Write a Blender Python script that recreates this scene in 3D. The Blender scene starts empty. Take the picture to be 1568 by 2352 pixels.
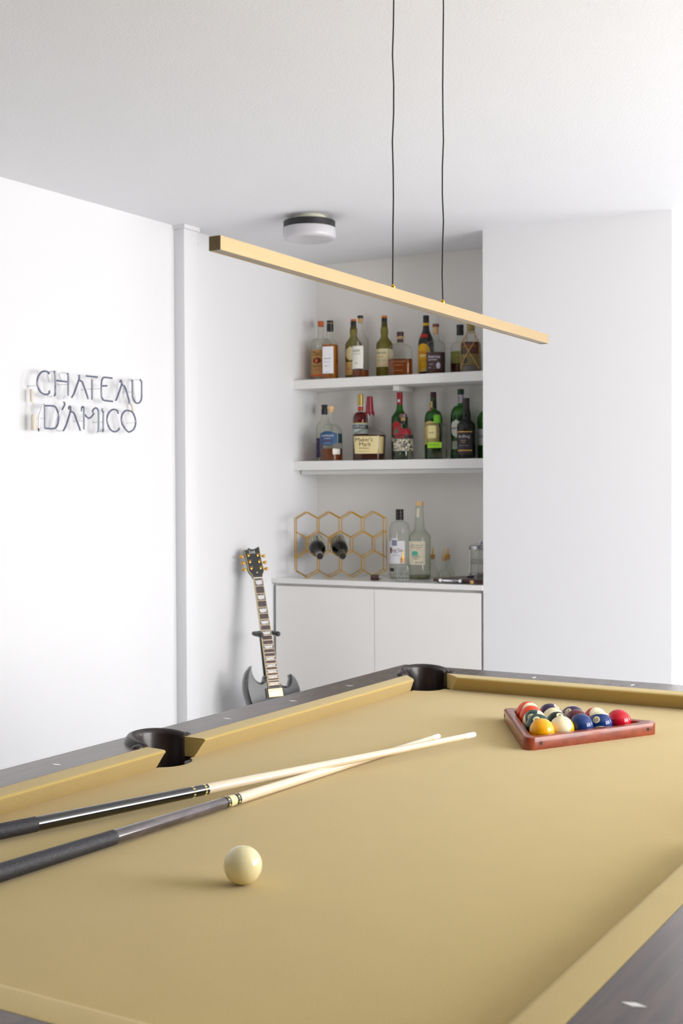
import bpy, bmesh, math, random
from math import sin, cos, pi, radians, sqrt
from mathutils import Vector, Matrix

random.seed(7)
sc = bpy.context.scene
COL = sc.collection

# ------------------------------------------------------------------ camera
BED = 0.775
YAW, PITCH, ROLL = 0.53236, -0.018744, -0.0042782
fw = Vector((cos(YAW) * cos(PITCH), sin(YAW) * cos(PITCH), sin(PITCH)))
rt = fw.cross(Vector((0, 0, 1))).normalized()
up = rt.cross(fw)
r2 = rt * cos(ROLL) + up * sin(ROLL)
u2 = up * cos(ROLL) - rt * sin(ROLL)
cam_d = bpy.data.cameras.new('camera')
cam = bpy.data.objects.new('camera', cam_d)
COL.objects.link(cam)
M = Matrix((r2, u2, -fw)).transposed().to_4x4()
M.translation = Vector((-3.28923, -1.64905, BED + 0.58207))
cam.matrix_world = M
cam_d.sensor_fit = 'VERTICAL'
cam_d.sensor_height = 36.0
cam_d.sensor_width = 24.0
cam_d.lens = 2929.7 / 2352 * 36.0
cam_d.clip_start = 0.05
cam_d.dof.use_dof = True
cam_d.dof.focus_distance = 2.75
cam_d.dof.aperture_fstop = 8.0
sc.camera = cam

# ------------------------------------------------------------------ light
sc.view_settings.view_transform = 'Standard'
sc.view_settings.look = 'None'
sc.view_settings.gamma = 1.0
sc.view_settings.use_curve_mapping = False
sc.view_settings.exposure = 0.0
sc.cycles.use_denoising = True
sc.cycles.max_bounces = 8
sc.cycles.diffuse_bounces = 4
sc.cycles.glossy_bounces = 4
sc.cycles.transmission_bounces = 4
sc.cycles.transparent_max_bounces = 20
sc.cycles.caustics_reflective = False
sc.cycles.sample_clamp_indirect = 6.0

SKY = 13.0
world = bpy.data.worlds.new('world')
sc.world = world
world.use_nodes = True
bg = world.node_tree.nodes['Background']
bg.inputs[0].default_value = (1.0, 0.985, 0.965, 1)
bg.inputs[1].default_value = SKY

WIN = [(-1.25, 1.25, 0.60, 2.32), (2.45, 3.75, 0.60, 2.32)]   # two wide windows in the right wall: x0, x1, z0, z1
YR = -3.4
XREAR = -4.7
def portal(name, loc, rot, sx, sy):
    l = bpy.data.lights.new(name, 'AREA')
    l.shape = 'RECTANGLE'; l.size = sx; l.size_y = sy
    l.cycles.is_portal = True
    o = bpy.data.objects.new(name, l); COL.objects.link(o)
    o.location = loc; o.rotation_euler = rot
for x0, x1, z0, z1 in WIN:
    portal('daylight_portal', ((x0 + x1) / 2, YR - 0.05, (z0 + z1) / 2), (radians(90), 0, 0), x1 - x0, z1 - z0)

# ------------------------------------------------------------------ materials
def lin(c):
    return tuple((x / 255 / 12.92) if x / 255 <= 0.04045 else ((x / 255 + 0.055) / 1.055) ** 2.4 for x in c)
MATS = {}
def mat(name, rgb, rough=0.5, metal=0.0, spec=0.5, coat=0.0, coat_rough=0.05, noise=None, bump=None, sheen=0.0):
    """noise=(scale, amount, stretch) mottles the colour; bump=(scale, strength, distance)"""
    if name in MATS: return MATS[name]
    m = bpy.data.materials.new(name); m.use_nodes = True
    nt = m.node_tree; b = nt.nodes['Principled BSDF']
    c = lin(rgb)
    b.inputs['Base Color'].default_value = (*c, 1)
    b.inputs['Roughness'].default_value = rough
    b.inputs['Metallic'].default_value = metal
    b.inputs['Specular IOR Level'].default_value = spec
    b.inputs['Coat Weight'].default_value = coat
    b.inputs['Coat Roughness'].default_value = coat_rough
    b.inputs['Sheen Weight'].default_value = sheen
    if noise or bump:
        tc = nt.nodes.new('ShaderNodeTexCoord')
    if noise:
        mp = nt.nodes.new('ShaderNodeMapping'); mp.inputs['Scale'].default_value = noise[2]
        nz = nt.nodes.new('ShaderNodeTexNoise'); nz.inputs['Scale'].default_value = noise[0]; nz.inputs['Detail'].default_value = 6
        cr = nt.nodes.new('ShaderNodeMixRGB'); a = noise[1]
        cr.inputs[1].default_value = (*[x * (1 - a) for x in c], 1)
        cr.inputs[2].default_value = (*[min(1, x * (1 + a)) for x in c], 1)
        nt.links.new(tc.outputs['Object'], mp.inputs[0]); nt.links.new(mp.outputs[0], nz.inputs['Vector'])
        nt.links.new(nz.outputs['Fac'], cr.inputs[0]); nt.links.new(cr.outputs[0], b.inputs['Base Color'])
    if bump:
        n2 = nt.nodes.new('ShaderNodeTexNoise'); n2.inputs['Scale'].default_value = bump[0]; n2.inputs['Detail'].default_value = 4
        bp = nt.nodes.new('ShaderNodeBump'); bp.inputs['Strength'].default_value = bump[1]; bp.inputs['Distance'].default_value = bump[2]
        nt.links.new(tc.outputs['Object'], n2.inputs['Vector']); nt.links.new(n2.outputs['Fac'], bp.inputs['Height'])
        nt.links.new(bp.outputs[0], b.inputs['Normal'])
    MATS[name] = m
    return m

def glass(name, tint, ior=1.5, body=0.0, body_rgb=None, gloss_rough=0.025):
    """thin-walled coloured glass or liquid: tinted transparency under a Fresnel gloss, with an optional cloudy body"""
    if name in MATS: return MATS[name]
    m = bpy.data.materials.new(name); m.use_nodes = True
    nt = m.node_tree
    for n in list(nt.nodes): nt.nodes.remove(n)
    out = nt.nodes.new('ShaderNodeOutputMaterial')
    tr = nt.nodes.new('ShaderNodeBsdfTransparent')
    # absorption in the wall: the path through it grows as 1/cos at the edges
    g0 = nt.nodes.new('ShaderNodeNewGeometry'); dt = nt.nodes.new('ShaderNodeVectorMath'); dt.operation = 'DOT_PRODUCT'
    nt.links.new(g0.outputs['Incoming'], dt.inputs[0]); nt.links.new(g0.outputs['Normal'], dt.inputs[1])
    ab = nt.nodes.new('ShaderNodeMath'); ab.operation = 'ABSOLUTE'; nt.links.new(dt.outputs['Value'], ab.inputs[0])
    mxm = nt.nodes.new('ShaderNodeMath'); mxm.operation = 'MAXIMUM'; mxm.inputs[1].default_value = 0.22; nt.links.new(ab.outputs[0], mxm.inputs[0])
    dv = nt.nodes.new('ShaderNodeMath'); dv.operation = 'DIVIDE'; dv.inputs[0].default_value = 1.0; nt.links.new(mxm.outputs[0], dv.inputs[1])
    cc = nt.nodes.new('ShaderNodeCombineColor')
    for i, t_ in enumerate(lin(tint)):
        pw = nt.nodes.new('ShaderNodeMath'); pw.operation = 'POWER'; pw.inputs[0].default_value = t_
        nt.links.new(dv.outputs[0], pw.inputs[1]); nt.links.new(pw.outputs[0], cc.inputs[i])
    nt.links.new(cc.outputs[0], tr.inputs[0])
    gl = nt.nodes.new('ShaderNodeBsdfGlossy'); gl.inputs['Roughness'].default_value = gloss_rough
    fr = nt.nodes.new('ShaderNodeFresnel'); fr.inputs[0].default_value = ior
    geo = nt.nodes.new('ShaderNodeNewGeometry'); mi = nt.nodes.new('ShaderNodeMix')   # the same reflectance on the inner face of the wall
    mi.inputs[2].default_value = ior; mi.inputs[3].default_value = 1.0 / ior
    nt.links.new(geo.outputs['Backfacing'], mi.inputs[0]); nt.links.new(mi.outputs[0], fr.inputs[0])
    mx = nt.nodes.new('ShaderNodeMixShader')
    base = tr
    if body > 0:
        df = nt.nodes.new('ShaderNodeBsdfDiffuse'); df.inputs[0].default_value = (*lin(body_rgb or tint), 1)
        m2 = nt.nodes.new('ShaderNodeMixShader'); m2.inputs[0].default_value = body
        nt.links.new(tr.outputs[0], m2.inputs[1]); nt.links.new(df.outputs[0], m2.inputs[2]); base = m2
    nt.links.new(fr.outputs[0], mx.inputs[0]); nt.links.new(base.outputs[0], mx.inputs[1]); nt.links.new(gl.outputs[0], mx.inputs[2])
    nt.links.new(mx.outputs[0], out.inputs[0])
    MATS[name] = m
    return m

def wood(name, dark, light, scale=(1, 12, 12), rough=0.35, coat=0.3, coat_rough=0.15, spec=0.5):
    if name in MATS: return MATS[name]
    m = bpy.data.materials.new(name); m.use_nodes = True
    nt = m.node_tree; b = nt.nodes['Principled BSDF']
    tc = nt.nodes.new('ShaderNodeTexCoord'); mp = nt.nodes.new('ShaderNodeMapping'); mp.inputs['Scale'].default_value = scale
    nz = nt.nodes.new('ShaderNodeTexNoise'); nz.inputs['Scale'].default_value = 3.5; nz.inputs['Detail'].default_value = 9; nz.inputs['Distortion'].default_value = 0.6
    cr = nt.nodes.new('ShaderNodeValToRGB')
    cr.color_ramp.elements[0].position = 0.3; cr.color_ramp.elements[0].color = (*lin(dark), 1)
    cr.color_ramp.elements[1].position = 0.72; cr.color_ramp.elements[1].color = (*lin(light), 1)
    nt.links.new(tc.outputs['Object'], mp.inputs[0]); nt.links.new(mp.outputs[0], nz.inputs['Vector'])
    nt.links.new(nz.outputs['Fac'], cr.inputs[0]); nt.links.new(cr.outputs[0], b.inputs['Base Color'])
    b.inputs['Roughness'].default_value = rough; b.inputs['Coat Weight'].default_value = coat
    b.inputs['Coat Roughness'].default_value = coat_rough; b.inputs['Specular IOR Level'].default_value = spec
    MATS[name] = m
    return m

def cloth_mat():
    m = bpy.data.materials.new('billiard_cloth'); m.use_nodes = True
    nt = m.node_tree; b = nt.nodes['Principled BSDF']
    b.inputs['Roughness'].default_value = 0.95; b.inputs['Specular IOR Level'].default_value = 0.15
    b.inputs['Sheen Weight'].default_value = 0.25; b.inputs['Sheen Roughness'].default_value = 0.6
    tc = nt.nodes.new('ShaderNodeTexCoord')
    n1 = nt.nodes.new('ShaderNodeTexNoise'); n1.inputs['Scale'].default_value = 520; n1.inputs['Detail'].default_value = 3
    n2 = nt.nodes.new('ShaderNodeTexNoise'); n2.inputs['Scale'].default_value = 9; n2.inputs['Detail'].default_value = 5
    v = nt.nodes.new('ShaderNodeTexVoronoi'); v.inputs['Scale'].default_value = 26
    mix = nt.nodes.new('ShaderNodeMixRGB'); c = lin((197, 171, 101))
    mix.inputs[1].default_value = (*[x * 0.72 for x in c], 1); mix.inputs[2].default_value = (*[x * 1.28 for x in c], 1)
    mix2 = nt.nodes.new('ShaderNodeMixRGB'); mix2.blend_type = 'MULTIPLY'; mix2.inputs[0].default_value = 0.10
    # tiny dark specks of lint
    cr = nt.nodes.new('ShaderNodeValToRGB'); cr.color_ramp.elements[0].position = 0.022; cr.color_ramp.elements[0].color = (0.42, 0.36, 0.24, 1)
    cr.color_ramp.elements[1].position = 0.034; cr.color_ramp.elements[1].color = (1, 1, 1, 1)
    mix3 = nt.nodes.new('ShaderNodeMixRGB'); mix3.blend_type = 'MULTIPLY'; mix3.inputs[0].default_value = 0.55
    for n in (n1, n2, v): nt.links.new(tc.outputs['Object'], n.inputs['Vector'])
    nt.links.new(n1.outputs['Fac'], mix.inputs[0]); nt.links.new(mix.outputs[0], mix2.inputs[1]); nt.links.new(n2.outputs['Fac'], mix2.inputs[2])
    nt.links.new(v.outputs['Distance'], cr.inputs[0]); nt.links.new(mix2.outputs[0], mix3.inputs[1]); nt.links.new(cr.outputs[0], mix3.inputs[2])
    nt.links.new(mix3.outputs[0], b.inputs['Base Color'])
    bp = nt.nodes.new('ShaderNodeBump'); bp.inputs['Strength'].default_value = 0.35; bp.inputs['Distance'].default_value = 0.0006
    nt.links.new(n1.outputs['Fac'], bp.inputs['Height']); nt.links.new(bp.outputs[0], b.inputs['Normal'])
    MATS['cloth'] = m
    return m

WALL = mat('white_wall_paint', (234, 234, 236), 0.7, spec=0.25, bump=(140, 0.05, 0.002))
CEIL = mat('white_ceiling_paint', (238, 238, 240), 0.85, spec=0.2, noise=(5, 0.012, (1, 1, 1)), bump=(160, 0.25, 0.003))
NICHE = mat('warm_white_niche_paint', (243, 240, 235), 0.7, spec=0.2)
REARP = mat('dark_taupe_paint', (84, 80, 76), 0.8, spec=0.2)
FLOORM = mat('pale_grey_tile', (206, 208, 212), 0.35, noise=(6, 0.04, (1, 1, 1)))
CAB = mat('white_lacquer', (241, 239, 236), 0.35, spec=0.4)
STONE = mat('white_quartz', (234, 233, 231), 0.12, spec=0.5, noise=(14, 0.03, (1, 1, 1)))
SHELF = mat('white_painted_shelf', (239, 238, 235), 0.5, spec=0.4)
CLOTH = cloth_mat()
RAILW = wood('dark_walnut_rail', (40, 27, 22), (70, 50, 42), (1.2, 16, 16), 0.5, 0.8, 0.2, 0.2)
LEATHER = mat('dark_brown_pocket_leather', (32, 21, 20), 0.36, spec=0.45, coat=0.25, coat_rough=0.15, noise=(60, 0.25, (1, 1, 1)))
PEARL = mat('pearl_inlay', (232, 230, 228), 0.25)
BRASS = mat('brushed_brass', (158, 138, 105), 0.5, metal=1.0, noise=(30, 0.06, (0.3, 8, 8)))
BRASSP = mat('polished_brass', (230, 176, 46), 0.24, metal=1.0)
BLACKP = mat('black_plastic', (22, 22, 24), 0.3)
BLACKM = mat('black_matte', (34, 33, 36), 0.45)
CORD = mat('black_cord', (30, 29, 30), 0.7)
DIFFUSER = mat('frosted_strip', (196, 192, 190), 0.5)
OPAL = mat('opal_glass', (204, 202, 206), 0.25, spec=0.5)
CREAM = mat('cream_plastic', (228, 226, 206), 0.5)
IVORY = mat('ivory_resin', (242, 230, 180), 0.09, coat=0.4)
NEON = mat('unlit_neon_tube', (92, 98, 124), 0.22, spec=0.6, coat=0.4)
CLEARTUBE = mat('clear_white_tube', (226, 226, 230), 0.2, spec=0.6)
BEIGE = mat('beige_rubber', (232, 222, 206), 0.6)
GBLACK = mat('gloss_black_lacquer', (14, 15, 19), 0.06, spec=0.6, coat=1.0, coat_rough=0.03)
GLACQ = mat('black_guitar_lacquer', (14, 15, 19), 0.05, spec=0.8, coat=1.0, coat_rough=0.02)
GLACQ.node_tree.nodes['Principled BSDF'].inputs['Coat IOR'].default_value = 1.6
GOLD = mat('gold_plate', (226, 176, 84), 0.2, metal=1.0)
GOLDL = mat('pale_gold_cover', (240, 214, 160), 0.28, metal=1.0)
BINDING = mat('cream_binding', (222, 202, 142), 0.4)
ROSEW = mat('rosewood', (70, 48, 46), 0.5, noise=(40, 0.3, (8, 1, 1)))
FRETM = mat('warm_fret_wire', (236, 214, 184), 0.3, metal=0.6)
STEEL = mat('steel', (196, 196, 200), 0.2, metal=1.0)
CHROME = mat('chrome', (232, 232, 236), 0.08, metal=1.0)
MAPLE = wood('maple_shaft', (232, 212, 182), (245, 231, 208), (1, 30, 30), 0.25, 0.5, 0.1)
GREYBUTT = wood('grey_stained_maple', (62, 54, 58), (104, 94, 98), (4, 14, 14), 0.2, 0.9, 0.06)
LINEN = mat('black_speckled_wrap', (44, 43, 50), 0.55, noise=(900, 0.75, (1, 1, 1)), bump=(900, 0.6, 0.0008))
nt = LINEN.node_tree; tcn = nt.nodes.new('ShaderNodeTexCoord'); nzn = nt.nodes.new('ShaderNodeTexNoise'); nzn.inputs['Scale'].default_value = 1000; nzn.inputs['Detail'].default_value = 2
rp = nt.nodes.new('ShaderNodeValToRGB'); rp.color_ramp.elements[0].position = .50; rp.color_ramp.elements[0].color = (*lin((30, 29, 34)), 1)
rp.color_ramp.elements[1].position = .72; rp.color_ramp.elements[1].color = (*lin((98, 98, 110)), 1)          # pale flecks in the wound linen
nt.links.new(tcn.outputs['Object'], nzn.inputs['Vector']); nt.links.new(nzn.outputs['Fac'], rp.inputs[0]); nt.links.new(rp.outputs[0], nt.nodes['Principled BSDF'].inputs['Base Color'])
RACKW = wood('mahogany_rack', (112, 42, 24), (158, 74, 44), (3, 12, 12), 0.3, 0.35, 0.08, 0.35)
RACKD = mat('dark_wood_plug', (60, 30, 26), 0.4)
CORKM = mat('cork', (206, 158, 102), 0.8, noise=(60, 0.2, (1, 1, 1)))
DWOOD = wood('dark_walnut_board', (52, 32, 28), (84, 54, 44), (2, 14, 14), 0.4, 0.2)
INK = mat('black_ink', (30, 27, 30), 0.6)
G_CLEAR = glass('clear_glass', (251, 252, 250), 1.45)
G_GREENISH = glass('pale_green_glass', (246, 248, 243), 1.5)
G_OLIVE = glass('olive_glass', (208, 200, 126), 1.5, 0.2, (150, 144, 60))
G_GREEN = glass('green_glass', (134, 200, 106), 1.5, 0.2, (50, 126, 40))
G_DKGREEN = glass('dark_green_glass', (34, 50, 30), 1.5, 0.25, (18, 26, 16))
G_BLACK = glass('black_wine_glass', (26, 28, 26), 1.5, 0.5, (20, 22, 20))
G_CRYSTAL = glass('cut_crystal', (248, 249, 249), 1.48, 0.05, (224, 228, 230))
L_AMBER = glass('amber_whisky', (248, 208, 116), 1.34, 0.2, (222, 142, 22))
L_BROWN = glass('brown_whisky', (226, 170, 114), 1.34, 0.18, (176, 98, 44))
L_DARK = glass('dark_rum', (176, 106, 62), 1.34, 0.25, (108, 48, 22))
L_RED = glass('red_bitter_liqueur', (190, 40, 34), 1.34, 0.3, (140, 20, 26))
L_PALE = glass('pale_spirit', (252, 252, 248), 1.34)

# ------------------------------------------------------------------ mesh helpers
class MB:
    def __init__(s): s.v = []; s.f = []
    def add(s, vs, fs):
        b = len(s.v); s.v += [tuple(p) for p in vs]; s.f += [tuple(i + b for i in f) for f in fs]; return s
    def box(s, x0, x1, y0, y1, z0, z1):
        return s.add([(x0, y0, z0), (x1, y0, z0), (x1, y1, z0), (x0, y1, z0), (x0, y0, z1), (x1, y0, z1), (x1, y1, z1), (x0, y1, z1)],
                     [(0, 3, 2, 1), (4, 5, 6, 7), (0, 1, 5, 4), (1, 2, 6, 5), (2, 3, 7, 6), (3, 0, 4, 7)])
    def prism(s, pts, z0, z1):
        n = len(pts)
        return s.add([(x, y, z0) for x, y in pts] + [(x, y, z1) for x, y in pts],
                     [tuple(range(n))[::-1], tuple(range(n, 2 * n))] + [(i, (i + 1) % n, n + (i + 1) % n, n + i) for i in range(n)])
    def rings(s, rs, cap0=True, cap1=True):
        n = len(rs[0]); vs = [p for r in rs for p in r]; fs = []
        for k in range(len(rs) - 1):
            for i in range(n):
                j = (i + 1) % n
                fs.append((k * n + i, k * n + j, (k + 1) * n + j, (k + 1) * n + i))
        if cap0: fs.append(tuple(range(n))[::-1])
        if cap1: fs.append(tuple((len(rs) - 1) * n + i for i in range(n)))
        return s.add(vs, fs)
    def lathe(s, prof, seg=24, axis='z', c=(0, 0, 0), cap0=True, cap1=True):
        rs = []
        for z, r in prof:
            ring = []
            for i in range(seg):
                a = 2 * pi * i / seg; x, y = r * cos(a), r * sin(a)
                p = (x, y, z) if axis == 'z' else ((z, x, y) if axis == 'x' else (y, z, x))
                ring.append((p[0] + c[0], p[1] + c[1], p[2] + c[2]))
            rs.append(ring)
        return s.rings(rs, cap0, cap1)
    def tube(s, pts, r, seg=8, cap=True):
        P = [Vector(p) for p in pts]; n = len(P); rs = []
        rr = r if isinstance(r, (list, tuple)) else [r] * n
        ref = None
        for i in range(n):
            t = (P[min(i + 1, n - 1)] - P[max(i - 1, 0)])
            t = t.normalized() if t.length > 1e-9 else Vector((0, 0, 1))
            if ref is None:
                ref = Vector((0, 0, 1)) if abs(t.z) < 0.9 else Vector((1, 0, 0))
            a = (ref - t * ref.dot(t)).normalized(); ref = a
            b = t.cross(a)
            rs.append([tuple(P[i] + (a * cos(2 * pi * k / seg) + b * sin(2 * pi * k / seg)) * rr[i]) for k in range(seg)])
        return s.rings(rs, cap, cap)
    def xf(s, m):
        s.v = [tuple(m @ Vector(p)) for p in s.v]; return s
    def build(s, name, material, parent=None, loc=None, rot=None, smooth=True, angle=35, bevel=0, bseg=2):
        me = bpy.data.meshes.new(name); me.from_pydata(s.v, [], s.f)
        bm = bmesh.new(); bm.from_mesh(me)
        bmesh.ops.recalc_face_normals(bm, faces=bm.faces)
        if bevel:
            es = [e for e in bm.edges if len(e.link_faces) == 2 and e.calc_face_angle(0) > radians(30)]
            bmesh.ops.bevel(bm, geom=es, offset=bevel, segments=bseg, profile=0.5, affect='EDGES', clamp_overlap=True)
        for f in bm.faces: f.smooth = smooth
        for e in bm.edges:
            e.smooth = len(e.link_faces) == 2 and e.calc_face_angle(0) < radians(angle)
        bm.to_mesh(me); bm.free()
        me.materials.append(material)
        o = bpy.data.objects.new(name, me); COL.objects.link(o)
        if parent: o.parent = parent
        if loc is not None: o.location = loc
        if rot is not None: o.rotation_euler = rot
        return o

def tag(o, label, cat, group=None):
    o['label'] = label; o['category'] = cat
    if group: o['group'] = group
    return o
def thing(name, label, cat, loc=(0, 0, 0), rot=(0, 0, 0), group=None):
    o = bpy.data.objects.new(name, None); COL.objects.link(o)
    o.empty_display_size = 0.05; o.location = loc; o.rotation_euler = rot
    return tag(o, label, cat, group)
def struct(o):
    o['kind'] = 'structure'; return o

def crom(P, n=5):
    P = [Vector(p) for p in P]
    if len(P) < 3: return P
    out = []
    for i in range(len(P) - 1):
        a = P[i - 1] if i else P[0] * 2 - P[1]; b = P[i]; c = P[i + 1]; d = P[i + 2] if i + 2 < len(P) else P[-1] * 2 - P[-2]
        for k in range(n):
            t = k / n
            out.append(0.5 * ((2 * b) + (c - a) * t + (2 * a - 5 * b + 4 * c - d) * t * t + (-a + 3 * b - 3 * c + d) * t ** 3))
    out.append(P[-1]); return out

def text_geo(body, size, width=None, fine=None):
    """flat lettering: 2-D vertices and faces, centred on the origin"""
    cu = bpy.data.curves.new('lettering', 'FONT'); cu.body = body; cu.size = size
    cu.align_x = 'CENTER'; cu.align_y = 'CENTER'; cu.resolution_u = 2
    ob = bpy.data.objects.new('lettering', cu); COL.objects.link(ob)
    dg = bpy.context.evaluated_depsgraph_get()
    me = bpy.data.meshes.new_from_object(ob.evaluated_get(dg))
    vs = [(v.co.x, v.co.y) for v in me.vertices]; fs = [tuple(p.vertices) for p in me.polygons]
    if fine:                      # cut long glyph edges so the print follows a round surface
        bm = bmesh.new(); bm.from_mesh(me); bmesh.ops.triangulate(bm, faces=bm.faces)
        for _ in range(3):
            es = [e for e in bm.edges if e.calc_length() > fine]
            if es: bmesh.ops.subdivide_edges(bm, edges=es, cuts=1); bmesh.ops.triangulate(bm, faces=[f for f in bm.faces if len(f.verts) > 3])
        bm.verts.index_update(); vs = [(v.co.x, v.co.y) for v in bm.verts]; fs = [tuple(v.index for v in f.verts) for f in bm.faces]; bm.free()
    bpy.data.objects.remove(ob); bpy.data.curves.remove(cu); bpy.data.meshes.remove(me)
    if vs:
        xs = [v[0] for v in vs]; ys = [v[1] for v in vs]; mx = (min(xs) + max(xs)) / 2; my = (min(ys) + max(ys)) / 2
        k = 1.0 if width is None else width / max(1e-6, max(xs) - min(xs))
        vs = [((x - mx) * k, y - my) for x, y in vs]
    return vs, fs

# ------------------------------------------------------------------ room shell
NO = Vector((1.6252, 1.6192, 0)); NA = radians(-88.2)       # bar-niche frame: u along the counter, v into the niche
NU = Vector((cos(NA), sin(NA), 0)); NV = Vector((-sin(NA), cos(NA), 0))
def N(u, v, z): return NO + NU * u + NV * v + Vector((0, 0, z))
def nbuild(mb, name, material, parent=None, **k):
    if parent is None: return mb.build(name, material, None, loc=NO, rot=(0, 0, NA), **k)
    return mb.build(name, material, parent, **k)
H = 2.441
YL = 1.6192
XF = 4.9
struct(MB().box(XREAR - 0.1, XF + 0.1, YR - 0.1, YL + 0.12, -0.08, 0).build('floor', FLOORM))
struct(MB().box(XREAR - 0.1, XF + 0.1, YR - 0.1, YL + 0.12, H, H + 0.1).build('ceiling', CEIL))
struct(MB().box(XREAR - 0.1, 2.25, YL, YL + 0.12, 0, H).build('wall_left', WALL))
struct(nbuild(MB().box(0.0, 1.0485, 0.398, 0.5, 0, H), 'wall_back', NICHE))
struct(nbuild(MB().box(1.049, 1.845, 0.0, XF - 1.75, 0, H), 'wall_center', WALL))
struct(MB().box(XF, XF + 0.1, YR, YL + 0.12, 0, H).build('wall_far', WALL))
# wall to the right of the camera with the two windows
wr = MB(); xs = [XREAR] + [a for w in WIN for a in (w[0], w[1])] + [XF]
for i in range(0, len(xs), 2): wr.box(xs[i], xs[i + 1], YR - 0.1, YR, 0, H)
for x0, x1, z0, z1 in WIN:
    wr.box(x0, x1, YR - 0.1, YR, 0, z0); wr.box(x0, x1, YR - 0.1, YR, z1, H)
struct(wr.build('wall_right', WALL, smooth=False))
struct(MB().box(XREAR - 0.1, XREAR, YR, YL, 0, H).build('wall_rear', REARP))
for k, (x0, x1, z0, z1) in enumerate(WIN):
    e = bpy.data.objects.new('window_%d' % (k + 1), None); COL.objects.link(e); e.location = ((x0 + x1) / 2, YR - 0.05, z0); struct(e)
    w2 = (x1 - x0) / 2; hh = z1 - z0
    MB().box(-w2, -w2 + 0.06, -.03, .03, 0, hh).build('frame_post', SHELF, e); MB().box(w2 - 0.06, w2, -.03, .03, 0, hh).build('frame_post', SHELF, e)
    MB().box(-0.04, 0.04, -.03, .03, 0, hh).build('frame_post', SHELF, e)
    MB().box(-w2, w2, -.03, .03, hh - 0.06, hh).build('frame_rail', SHELF, e); MB().box(-w2, w2, -.03, .03, 0, 0.08).build('frame_rail', SHELF, e)
# boxed-in pipe pilaster on the left wall, with its small cap, and a short cornice block behind it
p = struct(MB().box(0.9076, 0.9977, 1.5663, YL, 0, H - 0.016).build('trim_1', WALL, bevel=0.002))
MB().box(0.900, 1.004, 1.558, YL, H - 0.016, H).build('cap', WALL, p)
struct(MB().box(1.004, 1.05, 1.592, YL, H - 0.055, H - 0.022).build('trim_2', WALL, bevel=0.003))

# ------------------------------------------------------------------ pool table
L_ = 2.2845; W_ = L_ / 2; XM = -L_ / 2; YM = -W_ / 2
RJ, RO = 0.0524, 0.1618         # cushion/rail joint and outer rail edge, measured out from the nose line
ZN, ZT = 0.0384, 0.0424
CPC, CPR = 0.024, 0.060         # corner pocket centre offset and radius
SPY, SPR = 0.062, 0.063         # side pocket
table = thing('pool_table', 'large dark walnut pool table covered in mustard gold cloth', 'pool table', (XM, YM, 0))
def tb(mb, name, m, parent=None, **k):
    mb.v = [(x - XM, y - YM, z) for x, y, z in mb.v] if parent is None else mb.v
    return mb.build(name, m, parent or table, **k)
def mirror(pts, mx, my):
    return [((2 * XM - x) if mx else x, (2 * YM - y) if my else y, *r) for x, y, *r in pts]
def arc(cx, cy, r, a0, a1, n=14):
    return [(cx + r * cos(radians(a0 + (a1 - a0) * i / n)), cy + r * sin(radians(a0 + (a1 - a0) * i / n))) for i in range(n + 1)]
# slate bed with the six pocket holes
o_ = 0.03
q = [(XM - 0.0, o_)]
th0 = math.degrees(math.asin((o_ - SPY) / SPR)); tc0 = math.degrees(math.asin((o_ - CPC) / CPR))
def bed_quarter():
    pts = []
    a = th0
    pts += arc(XM, SPY, SPR, -90, a, 8)
    pts += arc(CPC, CPC, CPR, 180 - tc0, 270 + tc0, 12)
    pts += [(o_, YM)]
    return pts
Q = bed_quarter()
poly = Q[:-1] + [(p[0], 2 * YM - p[1]) for p in Q[:-1]][::-1]
poly += [(2 * XM - p[0], 2 * YM - p[1]) for p in Q[1:-1]] + [(2 * XM - p[0], p[1]) for p in Q[1:-1]][::-1]
tb(MB().prism(poly, BED - 0.03, BED), 'bed', CLOTH, angle=40)
# cushions
SEC = [(0.0, ZN), (0.0006, ZN + .0016), (0.0025, ZN + .0030), (0.008, ZN + .0038), (RJ, ZT), (RJ, 0.0), (0.028, 0.0), (0.0045, 0.0325), (0.0008, ZN - .002)]
def cushion(ends, swap, mx, my):
    (n0, r0), (n1, r1) = ends
    rs = []
    K = 8
    for k in range(K + 1):
        t = k / K; ring = []
        for o, z in SEC:
            w = min(o / RJ, 1); a = n0 + (r0 - n0) * w; b = n1 + (r1 - n1) * w; x = a + (b - a) * t
            ring.append((o, x, BED + z) if swap else (x, o, BED + z))
        rs.append(mirror(ring, mx, my))
    tb(MB().rings(rs), 'cushion', CLOTH, angle=50)
for mx in (0, 1):
    for my in (0, 1):
        cushion(((XM + 0.068, XM + 0.064), (-0.092, -0.034)), False, mx, my)
    cushion(((-0.092, -0.034), (-W_ + 0.092, -W_ + 0.034)), True, mx, 0)
# rails: six walnut caps with scalloped ends around the pockets
a1 = 180 - math.degrees(math.asin((RJ - CPC) / CPR)); s0 = math.degrees(math.asin((RJ - SPY) / SPR))
long_rail = [(XM, RO), (RO, RO)] + arc(CPC, CPC, CPR, 45, a1, 10) + arc(XM, SPY, SPR, s0, 90, 10)
short_rail = [(RO, RO), (RO, -W_ - RO)] + [(x, 2 * YM - y) for x, y in arc(CPC, CPC, CPR, 45, 90 - a1, 10)] + arc(CPC, CPC, CPR, 90 - a1, 45, 10)
for mx in (0, 1):
    for my in (0, 1):
        r_ = tb(MB().prism(mirror(long_rail, mx, my), BED - 0.012, BED + ZT), 'rail', RAILW, smooth=False, bevel=0.0012, bseg=1)
    tb(MB().prism(mirror(short_rail, mx, 0), BED - 0.012, BED + ZT), 'rail', RAILW, smooth=False, bevel=0.0012, bseg=1)
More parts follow.
